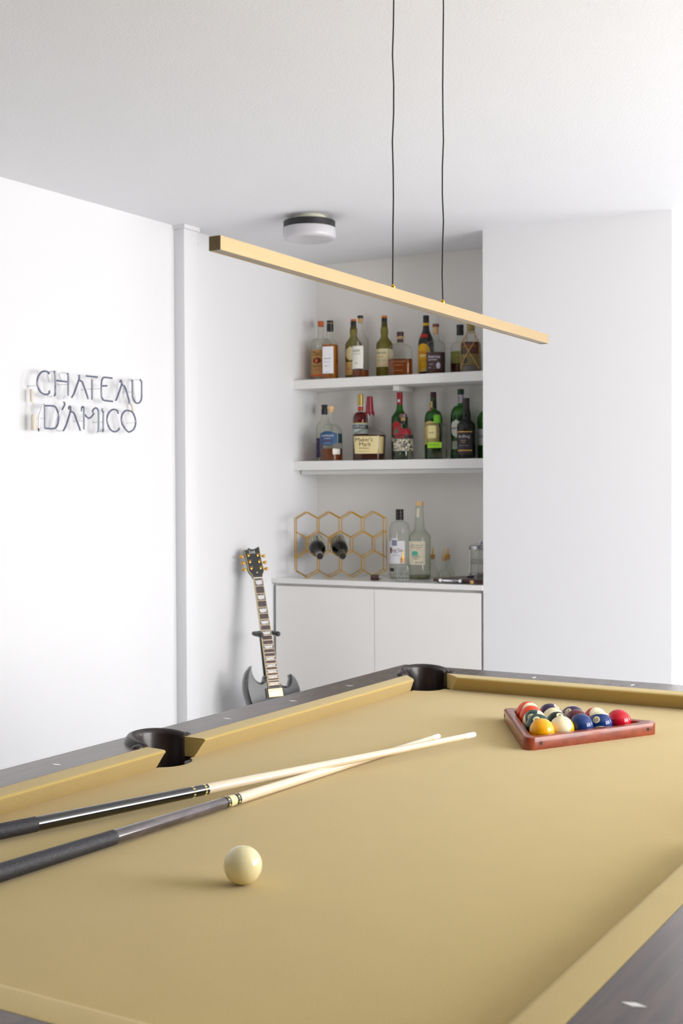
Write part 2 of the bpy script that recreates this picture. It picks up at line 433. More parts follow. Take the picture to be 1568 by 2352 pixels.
# sights
dd = 0.098
def sight(x, y, across_y):
    l, w = 0.0145, 0.0055
    p = [(x, y - l), (x + w, y), (x, y + l), (x - w, y)] if across_y else [(x - l, y), (x, y - w), (x + l, y), (x, y + w)]
    tb(MB().prism(p, BED + ZT - 0.001, BED + ZT + 0.0004), 'sight', PEARL, smooth=False)
for k in (1, 2, 3, 5, 6, 7):
    sight(-k * L_ / 8, dd, True); sight(-k * L_ / 8, -W_ - dd, True)
for k in (1, 2, 3):
    sight(dd, -k * L_ / 8, False); sight(-L_ - dd, -k * L_ / 8, False)
# pockets: shield collar rolled above the rail, curled flanges and a leather cup
def pocket(cx, cy, R, heading, half):
    e = MB(); n = 28; rs = []
    lipo = []
    h0, h1 = 0.0065, 0.0185
    secs = []
    for i in range(n + 1):
        t = -1 + 2 * i / n; a = radians(heading + half * t)
        k = max(0.0, cos(t * pi / 2)) ** 0.6
        zt = BED + ZT + h0 + (h1 - h0) * k
        ro = R + 0.002
        prof = [(ro - 0.007, BED - 0.075), (ro - 0.0065, zt - 0.012), (ro - 0.004, zt - 0.004), (ro + 0.002, zt), (ro + 0.009, zt - 0.002), (ro + 0.0145, zt - 0.009), (ro + 0.0165, BED + ZT - 0.001), (ro + 0.012, BED + ZT - 0.002), (ro + 0.001, BED + ZT - 0.003), (ro - 0.001, BED - 0.075)]
        secs.append([(cx + r * cos(a), cy + r * sin(a), z) for r, z in prof])
    pk = tb(e.rings(secs), 'pocket', LEATHER, angle=50)
    # curled flange ears lying on the rail at both ends of the collar
    for sgn in (-1, 1):
        a = radians(heading + sgn * (half - 9)); rr = R + 0.0165
        ear = MB(); K = 18; rs_ = []
        for t in range(1, 7):
            ph = (pi / 2) * t / 7
            rs_.append([(0.0150 * cos(ph) * cos(2 * pi * k / K), 0.0125 * cos(ph) * sin(2 * pi * k / K), 0.0075 * sin(ph)) for k in range(K)])
        base_ = [(0.0150 * cos(2 * pi * k / K), 0.0125 * sin(2 * pi * k / K), 0.0) for k in range(K)]
        ear.rings([base_] + rs_).build('flange', LEATHER, pk, loc=(cx + rr * cos(a) - XM, cy + rr * sin(a) - YM, BED + ZT - 0.0005), rot=(0, 0, a), angle=60)
    # cup below the bed
    MB().lathe([(BED - 0.17, R - 0.018), (BED - 0.165, R - 0.012), (BED - 0.07, R - 0.006)], 24, c=(cx - XM, cy - YM, 0), cap1=False).build('cup', LEATHER, pk)
for (cx, cy, hd) in ((CPC, CPC, 45), (CPC, -W_ - CPC, -45), (-L_ - CPC, CPC, 135), (-L_ - CPC, -W_ - CPC, -135)):
    pocket(cx, cy, CPR, hd, 108)
for (cy, hd) in ((SPY, 90), (-W_ - SPY, -90)):
    pocket(XM, cy, SPR, hd, 98)
# cabinet frame and legs under the slate
for my in (0, 1):
    tb(MB().add(*(lambda m: (mirror(m.v, 0, my), m.f))(MB().box(-L_ - RO + .02, RO - .02, RO - .06, RO - .012, BED - 0.22, BED - 0.012))), 'apron', RAILW, smooth=False)
for mx in (0, 1):
    tb(MB().add(*(lambda m: (mirror(m.v, mx, 0), m.f))(MB().box(RO - .06, RO - .012, -W_ - RO + .06, RO - .06, BED - 0.22, BED - 0.012))), 'apron', RAILW, smooth=False)
for mx in (0, 1):
    for my in (0, 1):
        m = MB().rings([[(x + a * w, y + b * w, z) for a, b in ((-1, -1), (1, -1), (1, 1), (-1, 1))] for z, w, x, y in ((0, .045, -.06, -.06), (0.06, .05, -.06, -.06), (0.5, .075, -.06, -.06), (BED - .22, .08, -.06, -.06))])
        m.v = mirror(m.v, mx, my); tb(m, 'leg', RAILW, smooth=False)

# ------------------------------------------------------------------ balls
BR = 0.028575
CAMR = Vector((0.5075, -0.8615, 0)); CAMT = Vector((-0.8615, -0.5075, 0)); CAMU = Vector((0, 0, 1))
def vw(a, b, c): return (CAMR * a + CAMU * b + CAMT * c).normalized()
def ballmat(name, rgb, stripe):
    m = bpy.data.materials.new(name); m.use_nodes = True
    nt = m.node_tree; b = nt.nodes['Principled BSDF']
    b.inputs['Roughness'].default_value = 0.07
    b.inputs['Base Color'].default_value = (*lin(rgb), 1)
    if stripe:
        tc = nt.nodes.new('ShaderNodeTexCoord'); sp = nt.nodes.new('ShaderNodeSeparateXYZ')
        ab = nt.nodes.new('ShaderNodeMath'); ab.operation = 'ABSOLUTE'
        gt = nt.nodes.new('ShaderNodeMath'); gt.operation = 'GREATER_THAN'; gt.inputs[1].default_value = BR * 0.52
        mx = nt.nodes.new('ShaderNodeMixRGB'); mx.inputs[1].default_value = (*lin(rgb), 1); mx.inputs[2].default_value = (*lin((240, 230, 190)), 1)
        nt.links.new(tc.outputs['Object'], sp.inputs[0]); nt.links.new(sp.outputs['Z'], ab.inputs[0]); nt.links.new(ab.outputs[0], gt.inputs[0])
        nt.links.new(gt.outputs[0], mx.inputs[0]); nt.links.new(mx.outputs[0], b.inputs['Base Color'])
    return m
def sphere_mesh():
    m = MB(); n = 24; seg = 40
    rs = [[(BR * sin(pi * k / n) * cos(2 * pi * i / seg), BR * sin(pi * k / n) * sin(2 * pi * i / seg), -BR * cos(pi * k / n)) for i in range(seg)] for k in range(1, n)]
    m.rings(rs, False, False)
    b0 = len(m.v); m.v += [(0, 0, -BR), (0, 0, BR)]
    for i in range(seg):
        j = (i + 1) % seg
        m.f.append((b0, j, i)); m.f.append((b0 + 1, (n - 2) * seg + i, (n - 2) * seg + j))
    return m
def on_ball(a, b, r):   # small-angle chart around +x
    d = sqrt(a * a + b * b); t = d / BR
    if d < 1e-9: return (r, 0, 0)
    return (r * cos(t), r * sin(t) * a / d, r * sin(t) * b / d)
def pool_ball(num, rgb, stripe, pos, nvec, pvec, label, textrot=0):
    if stripe and num not in (14, 10, 12): pv = pvec.normalized(); nv = (nvec - pv * nvec.dot(pv)).normalized()
    else: nv = nvec.normalized(); pv = (pvec - nv * pvec.dot(nv)).normalized()
    yv = pv.cross(nv)
    rot = Matrix((nv, yv, pv)).transposed().to_euler()
    t = thing('pool_ball', label, 'ball', pos, rot, 'racked pool balls')
    sphere_mesh().build('body', ballmat('ball_%d' % num, rgb, stripe), t, angle=180)
    R1 = BR + 0.00012; m = MB(); rs = []
    m.v.append((R1, 0, 0)); sg = 28
    for k in range(1, 5):
        for i in range(sg):
            a = 2 * pi * i / sg; m.v.append(on_ball(0.0085 * k / 4 * cos(a), 0.0085 * k / 4 * sin(a), R1))
    for i in range(sg): m.f.append((0, 1 + i, 1 + (i + 1) % sg))
    for k in range(3):
        for i in range(sg):
            j = (i + 1) % sg; m.f.append((1 + k * sg + i, 1 + (k + 1) * sg + i, 1 + (k + 1) * sg + j, 1 + k * sg + j))
    sp = m.build('number_disc', IVORY, t, angle=180)
    vs, fs = text_geo(str(num), 0.0125, fine=0.0022); ct, st = cos(radians(textrot)), sin(radians(textrot))
    MB().add([on_ball(x * ct - y * st, x * st + y * ct, BR + 0.0003) for x, y in vs], fs).build('number', INK, sp, angle=180)
    return t
YEL = (250, 176, 0); BLU = (10, 48, 112); RED = (196, 4, 34); PUR = (52, 26, 74); ORG = (236, 72, 12); GRN = (14, 66, 54); MAR = (98, 22, 36); BLK = (22, 22, 24)
RX, RY = -0.571, -0.5735
def bp(row, k): return (RX + row * BR * sqrt(3) * 1.002, RY + (row / 2 - k) * 2 * BR * 1.002, BED + BR)
AW = vw(0.3, -0.2, -1)
pool_ball(1, YEL, False, bp(0, 0), AW, CAMU, 'solid yellow ball at the front tip of the rack')
pool_ball(6, GRN, False, bp(1, 0), vw(-.25, .70, .67), vw(-1, .2, -.2), 'solid green ball with a number disc behind the yellow tip ball')
pool_ball(9, YEL, True, bp(1, 1), vw(.5, -.9, -.3), vw(-.25, .60, .76), 'cream ball edged with yellow beside the solid yellow ball')
pool_ball(14, GRN, True, bp(2, 0), vw(-.42, .53, .73), vw(.8, .25, .28), 'green banded ball numbered 14 along the left side of the rack', 45)
pool_ball(8, BLK, False, bp(2, 1), vw(.09, .81, .58), vw(0.5, .5, -.8), 'black ball numbered 8 in the middle of the rack')
pool_ball(2, BLU, False, bp(2, 2), AW, CAMU, 'plain solid blue ball with no number showing, by the front edge')
pool_ball(5, ORG, False, bp(3, 0), AW, CAMU, 'plain solid orange ball on the left side of the rack')
pool_ball(15, MAR, True, bp(3, 1), vw(.5, -.9, -.5), vw(-.25, .52, .82), 'cream ball edged with maroon, right behind the black ball')
pool_ball(7, MAR, False, bp(3, 2), AW, CAMU, 'plain solid maroon ball between the black ball and the blue ball')
pool_ball(10, BLU, True, bp(3, 3), vw(-.47, .48, .74), vw(.1, .83, -.6), 'blue ball numbered 10 next to the red ball')
pool_ball(13, ORG, True, bp(4, 0), vw(.2, -.9, -.4), vw(.32, .25, .91), 'cream and orange striped ball in the far left corner of the rack')
pool_ball(4, PUR, False, bp(4, 1), vw(.53, .79, .3), CAMU + CAMR * .3, 'solid purple ball with its number disc at the upper right, back row')
pool_ball(12, PUR, True, bp(4, 2), vw(-.5, .61, .61), vw(-.1, .7, -.74), 'purple ball numbered 12 in the back row')
pool_ball(11, RED, True, bp(4, 3), vw(.2, -.9, -.4), vw(.33, .55, .77), 'cream ball edged with red behind the ball numbered 10')
pool_ball(3, RED, False, bp(4, 4), AW, CAMU, 'plain solid red ball in the right corner of the rack')
cb = sphere_mesh().build('cue_ball', IVORY, None, loc=(-1.757, -0.5756, BED + BR), angle=180)
tag(cb, 'ivory white cue ball alone on the gold cloth in front of the cues', 'ball')

# triangle rack
def rounded_tri(inr, rad, n=8):
    out = []
    for k in range(3):
        a = radians(180 + 120 * k); d = 2 * (inr - rad)
        c = (d * cos(a), d * sin(a))
        out += [(c[0] + rad * cos(a + radians(-60 + 120 * i / n)), c[1] + rad * sin(a + radians(-60 + 120 * i / n))) for i in range(n + 1)]
    return out
RCX = RX + BR * sqrt(3) * 4 * 2 / 3
rack = thing('triangle_rack', 'reddish mahogany triangle rack holding the fifteen coloured balls', 'rack', (RCX - 0.001, RY, BED))
inr = 4 * BR / sqrt(3) + BR + 0.0012
RHT = 0.0285
o1 = rounded_tri(inr + 0.0225, 0.019); i1 = rounded_tri(inr, 0.012)
ring = []
for pts, z in ((o1, 0.0), (o1, RHT - .003), (rounded_tri(inr + .0216, .0181), RHT - .0009), (rounded_tri(inr + .0195, .016), RHT), (rounded_tri(inr + .002, .012), RHT), (i1, RHT - .002), (i1, 0.0)):
    ring.append([(x, y, z) for x, y in pts])
m = MB().rings(ring + [ring[0]], False, False)
m.build('frame', RACKW, rack, angle=40)
for k in range(3):
    a = radians(0 + 120 * k)   # outward normal of each side
    nx, ny = cos(a), sin(a); tx, ty = -ny, nx; d = inr + 0.0225
    for s in (-1, 1):
        q = Vector((nx * d + tx * 0.158 * s, ny * d + ty * 0.158 * s, 0.0145))
        MB().lathe([(-0.004, 0.0042), (0.0005, 0.0042)], 14, axis='x').build('plug', RACKD, rack, loc=q, rot=(0, 0, a))

# ------------------------------------------------------------------ cues
def cue(label, tip, joint, length, butt_m, style):
    T = Vector(tip); J = Vector(joint); d = (J - T).normalized()
    z = Vector((0, 0, 1)); y = z.cross(d).normalized(); zz = d.cross(y)
    t = thing('pool_cue', label, 'cue', T, Matrix((d, y, zz)).transposed().to_euler(), 'cues on the table')
    jl = (J - T).length
    MB().lathe([(0, .0048), (.0012, .0058), (.005, .0062), (.007, .0062)], 20, axis='x').build('tip', mat('chalked_tip', (206, 212, 218), .8), t)
    MB().lathe([(.006, .0064), (.031, .0066)], 20, axis='x').build('ferrule', mat('white_ferrule', (244, 244, 244), .25), t)
    MB().lathe([(.0305, .0066), (.20, .0070), (.40, .0080), (.60, .0093), (jl, .0103)], 24, axis='x').build('shaft', MAPLE, t)
    def R(x): return .0104 + (x - jl) / (length - jl) * .0043
    if style == 1:
        xw = jl + .352
        MB().lathe([(jl, R(jl)), (xw, R(xw))], 24, axis='x').build('forearm', GBLACK, t)
        for off in (0.0065, 0.033):
            MB().lathe([(jl + off, R(jl) + .00012), (jl + off + .0012, R(jl) + .00014)], 24, axis='x').build('ring', mat('yellow_inlay', (226, 220, 146), .35), t)
            for k in range(12):
                a = 2 * pi * (k + .5) / 12; rr = R(jl + off) + .0001
                MB().box(-.0016, .0028, -.0012, .0012, -.0002, .0003).build('dash', MATS['yellow_inlay'], t, loc=(jl + off, rr * sin(a), rr * cos(a)), rot=(-a, 0, 0))
    else:
        xw = jl + .306
        MB().lathe([(jl + .026, R(jl)), (xw, R(xw))], 24, axis='x').build('forearm', butt_m, t)
        MB().lathe([(jl - .003, R(jl) + .0001), (jl + .016, R(jl) + .0002)], 24, axis='x').build('collar', IVORY, t)
        for a0 in (-.0135, 0.0150):
            MB().lathe([(jl + a0, R(jl) + .00025), (jl + a0 + .0115, R(jl) + .0003)], 24, axis='x').build('ring', BLACKP, t)
            for k in range(14):
                a = 2 * pi * k / 14; rr = R(jl) + .0004
                big = .0022 if k % 2 == 0 else .0009
                MB().prism([(big * cos(i * pi / 4), big * sin(i * pi / 4)) for i in range(8)], -.0002, .0002).build('dot', MATS['yellow_inlay'], t, loc=(jl + a0 + .0057, rr * sin(a), rr * cos(a)), rot=(-a, 0, 0))
    xe = length - .09
    MB().lathe([(xw, R(xw) + .0002), (xe, R(xe) + .0002)], 24, axis='x').build('wrap', LINEN, t)
    MB().lathe([(xe, R(xe)), (length - .018, R(length) - .0002)], 24, axis='x').build('butt_sleeve', butt_m, t)
    MB().lathe([(length - .018, R(length) - .0005), (length - .003, R(length) - .001), (length, R(length) - .004)], 24, axis='x').build('bumper', BLACKP, t)
cue('pool cue with gloss black forearm and speckled wrap, nearer the long rail', (-0.674, -0.454, 0.8016), (-1.3719, -0.2251, 0.7953), 1.365, GBLACK, 1)
cue('pool cue with grey stained forearm and cream collar, nearer the cue ball', (-0.6414, -0.3486, 0.7822), (-1.3893, -0.297, 0.7870), 1.45, GREYBUTT, 2)

# ------------------------------------------------------------------ linear pendant
pz0, pz1 = 1.7063, 1.6934; px0, px1 = -1.811, -0.547; py = -0.571
plen = sqrt((px1 - px0) ** 2 + (pz1 - pz0) ** 2); pit = math.atan2(pz0 - pz1, px1 - px0)
pen = thing('linear_pendant_light', 'long slim square brass pendant bar hung over the pool table on two cords', 'pendant light', ((px0 + px1) / 2, py, (pz0 + pz1) / 2), (0, pit, 0))
hl = plen / 2; s = 0.0102
# open-bottomed channel
hs = MB().box(-hl + .0012, hl - .0012, -s + .0016, s - .0016, s - .002, s - .0002).box(-hl + .0012, hl - .0012, -s, -s + .0016, -s, s).box(-hl + .0012, hl - .0012, s - .0016, s, -s, s)
hs.build('housing', BRASS, pen, smooth=False)
for k in (-1, 1):
    MB().box(min(k * hl, k * (hl - .0012)), max(k * hl, k * (hl - .0012)), -s, s, -s, s).build('end_cap', BRASS, pen, smooth=False)
MB().box(-hl + .002, hl - .002, -s + .0022, s - .0022, -s + .0012, -s + .004).build('diffuser', DIFFUSER, pen, smooth=False)
for cx_ in (-1.2752, -1.0737):
    lx = cx_ - (px0 + px1) / 2
    fr_ = MB().lathe([(s - .0005, .0046), (s + .0052, .0046), (s + .0058, .004), (s + .009, .0022)], 16, c=(lx, 0, 0)).build('cord_grip', BRASSP, pen)
    zc = H - (pz0 + pz1) / 2
    pts = [(lx + 0.0014 * sin(t * 2.3 + lx * 9), 0.0010 * sin(t * 1.7), s + .006 + (zc - s - .012) * t / 14) for t in range(15)]
    MB().tube(pts, 0.0013, 6).build('cord', CORD, pen)
MB().box(-.16, .16, -.03, .03, H - (pz0 + pz1) / 2 - .03, H - (pz0 + pz1) / 2 - .001).build('canopy', BRASS, pen, smooth=False, bevel=.002)

# ------------------------------------------------------------------ flush ceiling lamp
lamp = thing('ceiling_lamp', 'round flush ceiling lamp with black band and white opal glass', 'ceiling lamp', (1.05, 1.05, H))
MB().lathe([(-.024, .070), (-.006, .066), (0, .060)], 40).build('mount', CREAM, lamp)
MB().lathe([(-.050, .1035), (-.022, .1035), (-.021, .1025)], 56).build('band', BLACKM, lamp)
MB().lathe([(-.094, .06), (-.0938, .085), (-.092, .0985), (-.088, .1045), (-.082, .1062), (-.050, .1062), (-.048, .1045)], 56).build('opal_shade', OPAL, lamp, angle=50)
MB().box(.101, .107, -.004, .004, -.056, -.049).build('clip', STEEL, lamp)

# ------------------------------------------------------------------ neon sign
NS = {'C': [(0.119, 1.77), (0.113, 1.776), (0.097, 1.778), (0.08, 1.773), (0.065, 1.758), (0.059, 1.738), (0.064, 1.717), (0.076, 1.702), (0.096, 1.695), (0.114, 1.698), (0.12, 1.705), (0.118, 1.71)], 'H1': [(0.143, 1.782), (0.149, 1.773), (0.151, 1.744), (0.15, 1.715), (0.149, 1.7), (0.144, 1.692)], 'H2': [(0.157, 1.749), (0.209, 1.748)], 'H3': [(0.213, 1.78), (0.218, 1.77), (0.218, 1.737), (0.217, 1.697)], 'A1': [(0.235, 1.693), (0.246, 1.706), (0.262, 1.737), (0.273, 1.758), (0.277, 1.771), (0.273, 1.777)], 'A2': [(0.277, 1.758), (0.291, 1.754), (0.299, 1.741), (0.312, 1.717), (0.322, 1.697), (0.323, 1.691)], 'T1': [(0.314, 1.777), (0.375, 1.777)], 'T2': [(0.345, 1.768), (0.347, 1.754), (0.346, 1.71), (0.345, 1.691)], 'E1': [(0.459, 1.779), (0.418, 1.779), (0.406, 1.775), (0.399, 1.76), (0.398, 1.714), (0.403, 1.698), (0.415, 1.692), (0.461, 1.691)], 'E2': [(0.405, 1.746), (0.429, 1.748)], 'B1': [(0.479, 1.695), (0.49, 1.712), (0.504, 1.738), (0.514, 1.762), (0.513, 1.773), (0.507, 1.773), (0.506, 1.765)], 'B2': [(0.517, 1.758), (0.53, 1.753), (0.54, 1.739), (0.551, 1.714), (0.559, 1.696), (0.556, 1.689)], 'U': [(0.573, 1.781), (0.578, 1.77), (0.578, 1.725), (0.583, 1.707), (0.593, 1.695), (0.607, 1.692), (0.622, 1.697), (0.632, 1.711), (0.634, 1.737), (0.634, 1.774), (0.63, 1.781), (0.623, 1.785)], 'D': [(0.088, 1.659), (0.095, 1.653), (0.096, 1.628), (0.096, 1.581), (0.103, 1.575), (0.142, 1.576), (0.159, 1.589), (0.166, 1.614), (0.165, 1.628), (0.155, 1.648), (0.14, 1.656), (0.097, 1.655)], 'Q': [(0.193, 1.674), (0.198, 1.667), (0.193, 1.657), (0.184, 1.645)], 'F1': [(0.189, 1.569), (0.2, 1.583), (0.213, 1.608), (0.226, 1.638), (0.23, 1.653), (0.224, 1.66), (0.219, 1.653), (0.222, 1.648)], 'F2': [(0.232, 1.641), (0.247, 1.635), (0.258, 1.615), (0.271, 1.59), (0.278, 1.576), (0.278, 1.572)], 'M1': [(0.289, 1.644), (0.288, 1.655), (0.293, 1.662), (0.301, 1.655), (0.301, 1.629), (0.3, 1.578)], 'M2': [(0.302, 1.636), (0.314, 1.626), (0.329, 1.621), (0.342, 1.628), (0.355, 1.64)], 'M3': [(0.347, 1.643), (0.351, 1.654), (0.365, 1.661), (0.376, 1.656), (0.381, 1.644), (0.381, 1.606), (0.379, 1.572)], 'I': [(0.402, 1.662), (0.403, 1.652), (0.408, 1.643), (0.407, 1.608), (0.407, 1.583), (0.402, 1.573)], 'G': [(0.493, 1.645), (0.488, 1.656), (0.468, 1.661), (0.446, 1.653), (0.432, 1.637), (0.429, 1.617), (0.437, 1.594), (0.453, 1.58), (0.472, 1.576), (0.491, 1.582), (0.498, 1.591)], 'O': [(0.531, 1.658), (0.552, 1.661), (0.576, 1.655), (0.592, 1.635), (0.596, 1.612), (0.583, 1.589), (0.561, 1.579), (0.552, 1.578), (0.536, 1.587), (0.519, 1.603), (0.511, 1.625), (0.517, 1.645), (0.531, 1.658)]}
NW = [[(0.134, 1.741), (0.132, 1.772), (0.143, 1.782)], [(0.19, 1.754), (0.189, 1.773), (0.2, 1.781), (0.213, 1.78)], [(0.144, 1.692), (0.136, 1.689), (0.119, 1.692)], [(0.217, 1.697), (0.212, 1.689), (0.232, 1.691)], [(0.537, 1.711), (0.546, 1.77), (0.563, 1.782), (0.573, 1.781)], [(0.623, 1.785), (0.607, 1.782), (0.604, 1.745), (0.605, 1.699)], [(0.184, 1.645), (0.174, 1.598), (0.172, 1.572), (0.189, 1.569)], [(0.41, 1.583), (0.407, 1.573), (0.381, 1.571)], [(0.533, 1.644), (0.552, 1.588)]]
LETTERS = [('C',), ('H1', 'H2', 'H3'), ('A1', 'A2'), ('T1', 'T2'), ('E1', 'E2'), ('B1', 'B2'), ('U',), ('D',), ('Q',), ('F1', 'F2'), ('M1', 'M2', 'M3'), ('I',), ('G',), ('O',)]
neon = thing('neon_sign', 'unlit grey-blue neon tube sign reading CHATEAU D\'AMICO on the left wall', 'sign', (0.34, YL, 1.68))
def ns(p, off): return (p[0] - 0.34, -off, p[1] - 1.68)
for grp in LETTERS:
    m = MB()
    for key in grp:
        m.tube(crom([ns(p, 0.05) for p in NS[key]], 5), 0.0034, 8)
    m.build('letter_tube', NEON, neon)
for pth in NW:
    P = [Vector(ns(p, 0.05)) for p in pth]
    for i in range(len(P)): P[i].y += 0.018 * sin(pi * min(1, (i + .6) / len(P)))
    MB().tube(crom(P, 5), 0.0033, 8).build('return_tube', CLEARTUBE, neon)
MB().lathe([(0, .0065), (.04, .0065), (.044, .004)], 12, c=(0.051 - .34, -.03, 1.668 - 1.68)).build('electrode_boot', BEIGE, neon)
MB().lathe([(0, .0095), (.05, .0095), (.056, .006)], 14, c=(0.0535 - .34, -.035, 1.567 - 1.68)).build('electrode_boot', BEIGE, neon)
MB().tube([(0.600 - .34, -.02, 1.69 - 1.68), (0.603 - .34, -.026, 1.684 - 1.68), (0.610 - .34, -.03, 1.647 - 1.68)], 0.0045, 10).build('electrode_boot', BEIGE, neon)
MB().tube(crom([(0.051 - .34, -.03, 1.668 - 1.68), (0.057 - .34, -.03, 1.66 - 1.68), (0.048 - .34, -.032, 1.642 - 1.68), (0.0535 - .34, -.035, 1.622 - 1.68)], 6), 0.0016, 6).build('wire', BEIGE, neon)
MB().lathe([(0, .001), (.010, .0035), (.012, .0035)], 8, c=(0.0745 - .34, -.04, 1.562 - 1.68)).build('end_cap', BLACKP, neon)
MB().tube([(0.0745 - .34, -.04, 1.574 - 1.68), (0.0755 - .34, -.042, 1.62 - 1.68), (0.088 - .34, -.05, 1.659 - 1.68)], .0033, 8).build('return_tube', CLEARTUBE, neon)
for (x, z) in ((0.064, 1.725), (0.218, 1.74), (0.345, 1.73), (0.398, 1.735), (0.578, 1.735), (0.096, 1.61), (0.301, 1.61), (0.407, 1.61), (0.596, 1.615)):
    MB().lathe([(-.047, .0012), (-.004, .0012), (-.003, .004), (-.0005, .004)], 8, axis='y', c=(x - .34, 0, z - 1.68)).build('standoff', CLEARTUBE, neon)

# ------------------------------------------------------------------ bar niche joinery
cab = thing('base_cabinet', 'white two-door base cabinet built into the niche below the counter', 'cabinet', NO, (0, 0, NA))
MB().box(0.003, 1.046, 0.024, 0.396, 0.0, 0.9195).build('carcass', CAB, cab, smooth=False)
MB().box(0.0165, 0.5265, 0.002, 0.022, 0.08, 0.9085).build('door', CAB, cab, smooth=False, bevel=0.0015)
MB().box(0.5287, 1.0365, 0.002, 0.022, 0.08, 0.9085).build('door', CAB, cab, smooth=False, bevel=0.0015)
ct = MB().box(0.001, 1.0475, -0.006, 0.3965, 0.9205, 0.943)
tag(nbuild(ct, 'countertop', STONE, smooth=False, bevel=0.0015), 'thin white polished stone counter on top of the niche cabinet', 'countertop')
S1, S2, CT = 1.868, 1.485, 0.943
VS = 0.184
def shelf(z, label):
    t = thing('wall_shelf', label, 'shelf', N(0, 0, z), (0, 0, NA), 'floating niche shelves')
    MB().box(0.001, 1.0475, VS, 0.3965, -0.043, 0).build('board', SHELF, t, smooth=False, bevel=0.002)
    return t
t = shelf(S1, 'upper thick white floating shelf with ten bottles on it')
MB().box(0.512, 0.542, VS + 0.045, VS + 0.20, -0.066, -0.0432).build('bracket', SHELF, t, smooth=False, bevel=.002)
t = shelf(S2, 'lower thick white floating shelf with a slim batten underneath')
MB().box(0.012, 1.0465, VS + 0.06, VS + 0.075, -0.062, -0.0432).build('batten', SHELF, t, smooth=False, bevel=.002)

# ------------------------------------------------------------------ bottles
def sup(phi, rx, ry, n):
    a, b = abs(sin(phi)), abs(cos(phi))
    return (((a / rx) ** n) + ((b / ry) ** n)) ** (-1.0 / n)
SEG = 40
def ring_at(z, rx, ry, n, inset=0.0):
    out = []
    for i in range(SEG):
        ph = 2 * pi * i / SEG; r = max(0.0008, sup(ph, rx, ry, n) - inset)
        out.append((r * sin(ph), -r * cos(ph), z))
    return out
def shoulder(z0, r0, z1, r1, kind, k=8):
    out = []
    for i in range(1, k + 1):
        t = i / k
        if kind == 'round': r = r1 + (r0 - r1) * cos(t * pi / 2); z = z0 + (z1 - z0) * sin(t * pi / 2)
        elif kind == 's': w = t * t * (3 - 2 * t); r = r0 + (r1 - r0) * w; z = z0 + (z1 - z0) * t
        else: r = r0 + (r1 - r0) * t; z = z0 + (z1 - z0) * t
        out.append((z, r))
    return out
class Bottle:
    def __init__(s, name, label, u, v, z, prof, glassm, asp=1.0, n=2.0, heading=184, group='bottles on the niche shelves', world=None, cat='bottle', rot=None):
        s.root = thing(name, label, cat, N(u, v, z) if world is None else world, rot or (0, 0, radians(heading - 270)), group)
        rmax = max(r for _, r in prof); s.prof = []
        for zz, r in prof:
            w = max(0.0, min(1.0, (r - 0.45 * rmax) / (0.45 * rmax)))
            nn = 2 + (n - 2) * w; ry = r * (1 + (asp - 1) * w)
            s.prof.append((zz, r, ry, nn))
        s.glass = MB().rings([ring_at(*p) for p in s.prof]).build('glass', glassm, s.root, angle=55)
    def at(s, z):
        P = s.prof
        for a, b in zip(P, P[1:]):
            if a[0] <= z <= b[0] and b[0] > a[0]:
                t = (z - a[0]) / (b[0] - a[0]); return tuple(a[i] + (b[i] - a[i]) * t for i in range(1, 4))
        return P[-1][1:] if z > P[-1][0] else P[0][1:]
    def fill(s, level, m, z0=0.004):
        zs = [z0, z0 + .003] + [p[0] for p in s.prof if z0 + .003 < p[0] < level] + [level]
        MB().rings([ring_at(z, *s.at(z), inset=.0018) for z in zs]).build('liquid', m, s.root, angle=55)
        return s
    def cap(s, z0, z1, r, m, name='cap', top=0.0008, r1=None):
        r1 = r1 or r
        MB().lathe([(z0, r), (z1 - top, r1), (z1, r1 - top)], 24).build(name, m, s.root); return s
    def pt(s, phi, z, off): r = sup(phi, *s.at(z)) + off; return (r * sin(phi), -r * cos(phi), z)
    def label(s, a0, a1, z0, z1, m, name='label', off=.0005, shape=None):
        K = 16; J = 7; vs = []; fs = []
        for j in range(J + 1):
            for i in range(K + 1):
                tx, ty = i / K, j / J
                if shape == 'oval':
                    w = sqrt(max(0, 1 - (2 * ty - 1) ** 2)); tx2 = .5 + (tx - .5) * max(.02, w)
                elif shape == 'hex':
                    w = 1.0; e = abs(2 * tx - 1); ty = .5 + (ty - .5) * (1 - .34 * max(0, e - .25) / .75); tx2 = tx
                elif shape == 'arch':
                    tx2 = tx; e = abs(2 * tx - 1); ty = ty * (1 - .30 * (1 - sqrt(max(0, 1 - e * e))))
                else: tx2 = tx
                vs.append(s.pt(radians(a0 + (a1 - a0) * tx2), z0 + (z1 - z0) * ty, off))
        for j in range(J):
            for i in range(K): fs.append((j * (K + 1) + i, j * (K + 1) + i + 1, (j + 1) * (K + 1) + i + 1, (j + 1) * (K + 1) + i))
        lb = MB().add(vs, fs).build(name, m, s.root, angle=180)
        s.last = lb; return s
    def text(s, body, zc, size, m=None, phi=0, width=None, off=.0009, parent=None):
        vs, fs = text_geo(body, size, width, fine=.008); r0 = sup(radians(phi), *s.at(zc))
        MB().add([s.pt(radians(phi) + x / r0, zc + y, off) for x, y in vs], fs).build('lettering', m or INK, parent or s.last, angle=180)
        return s

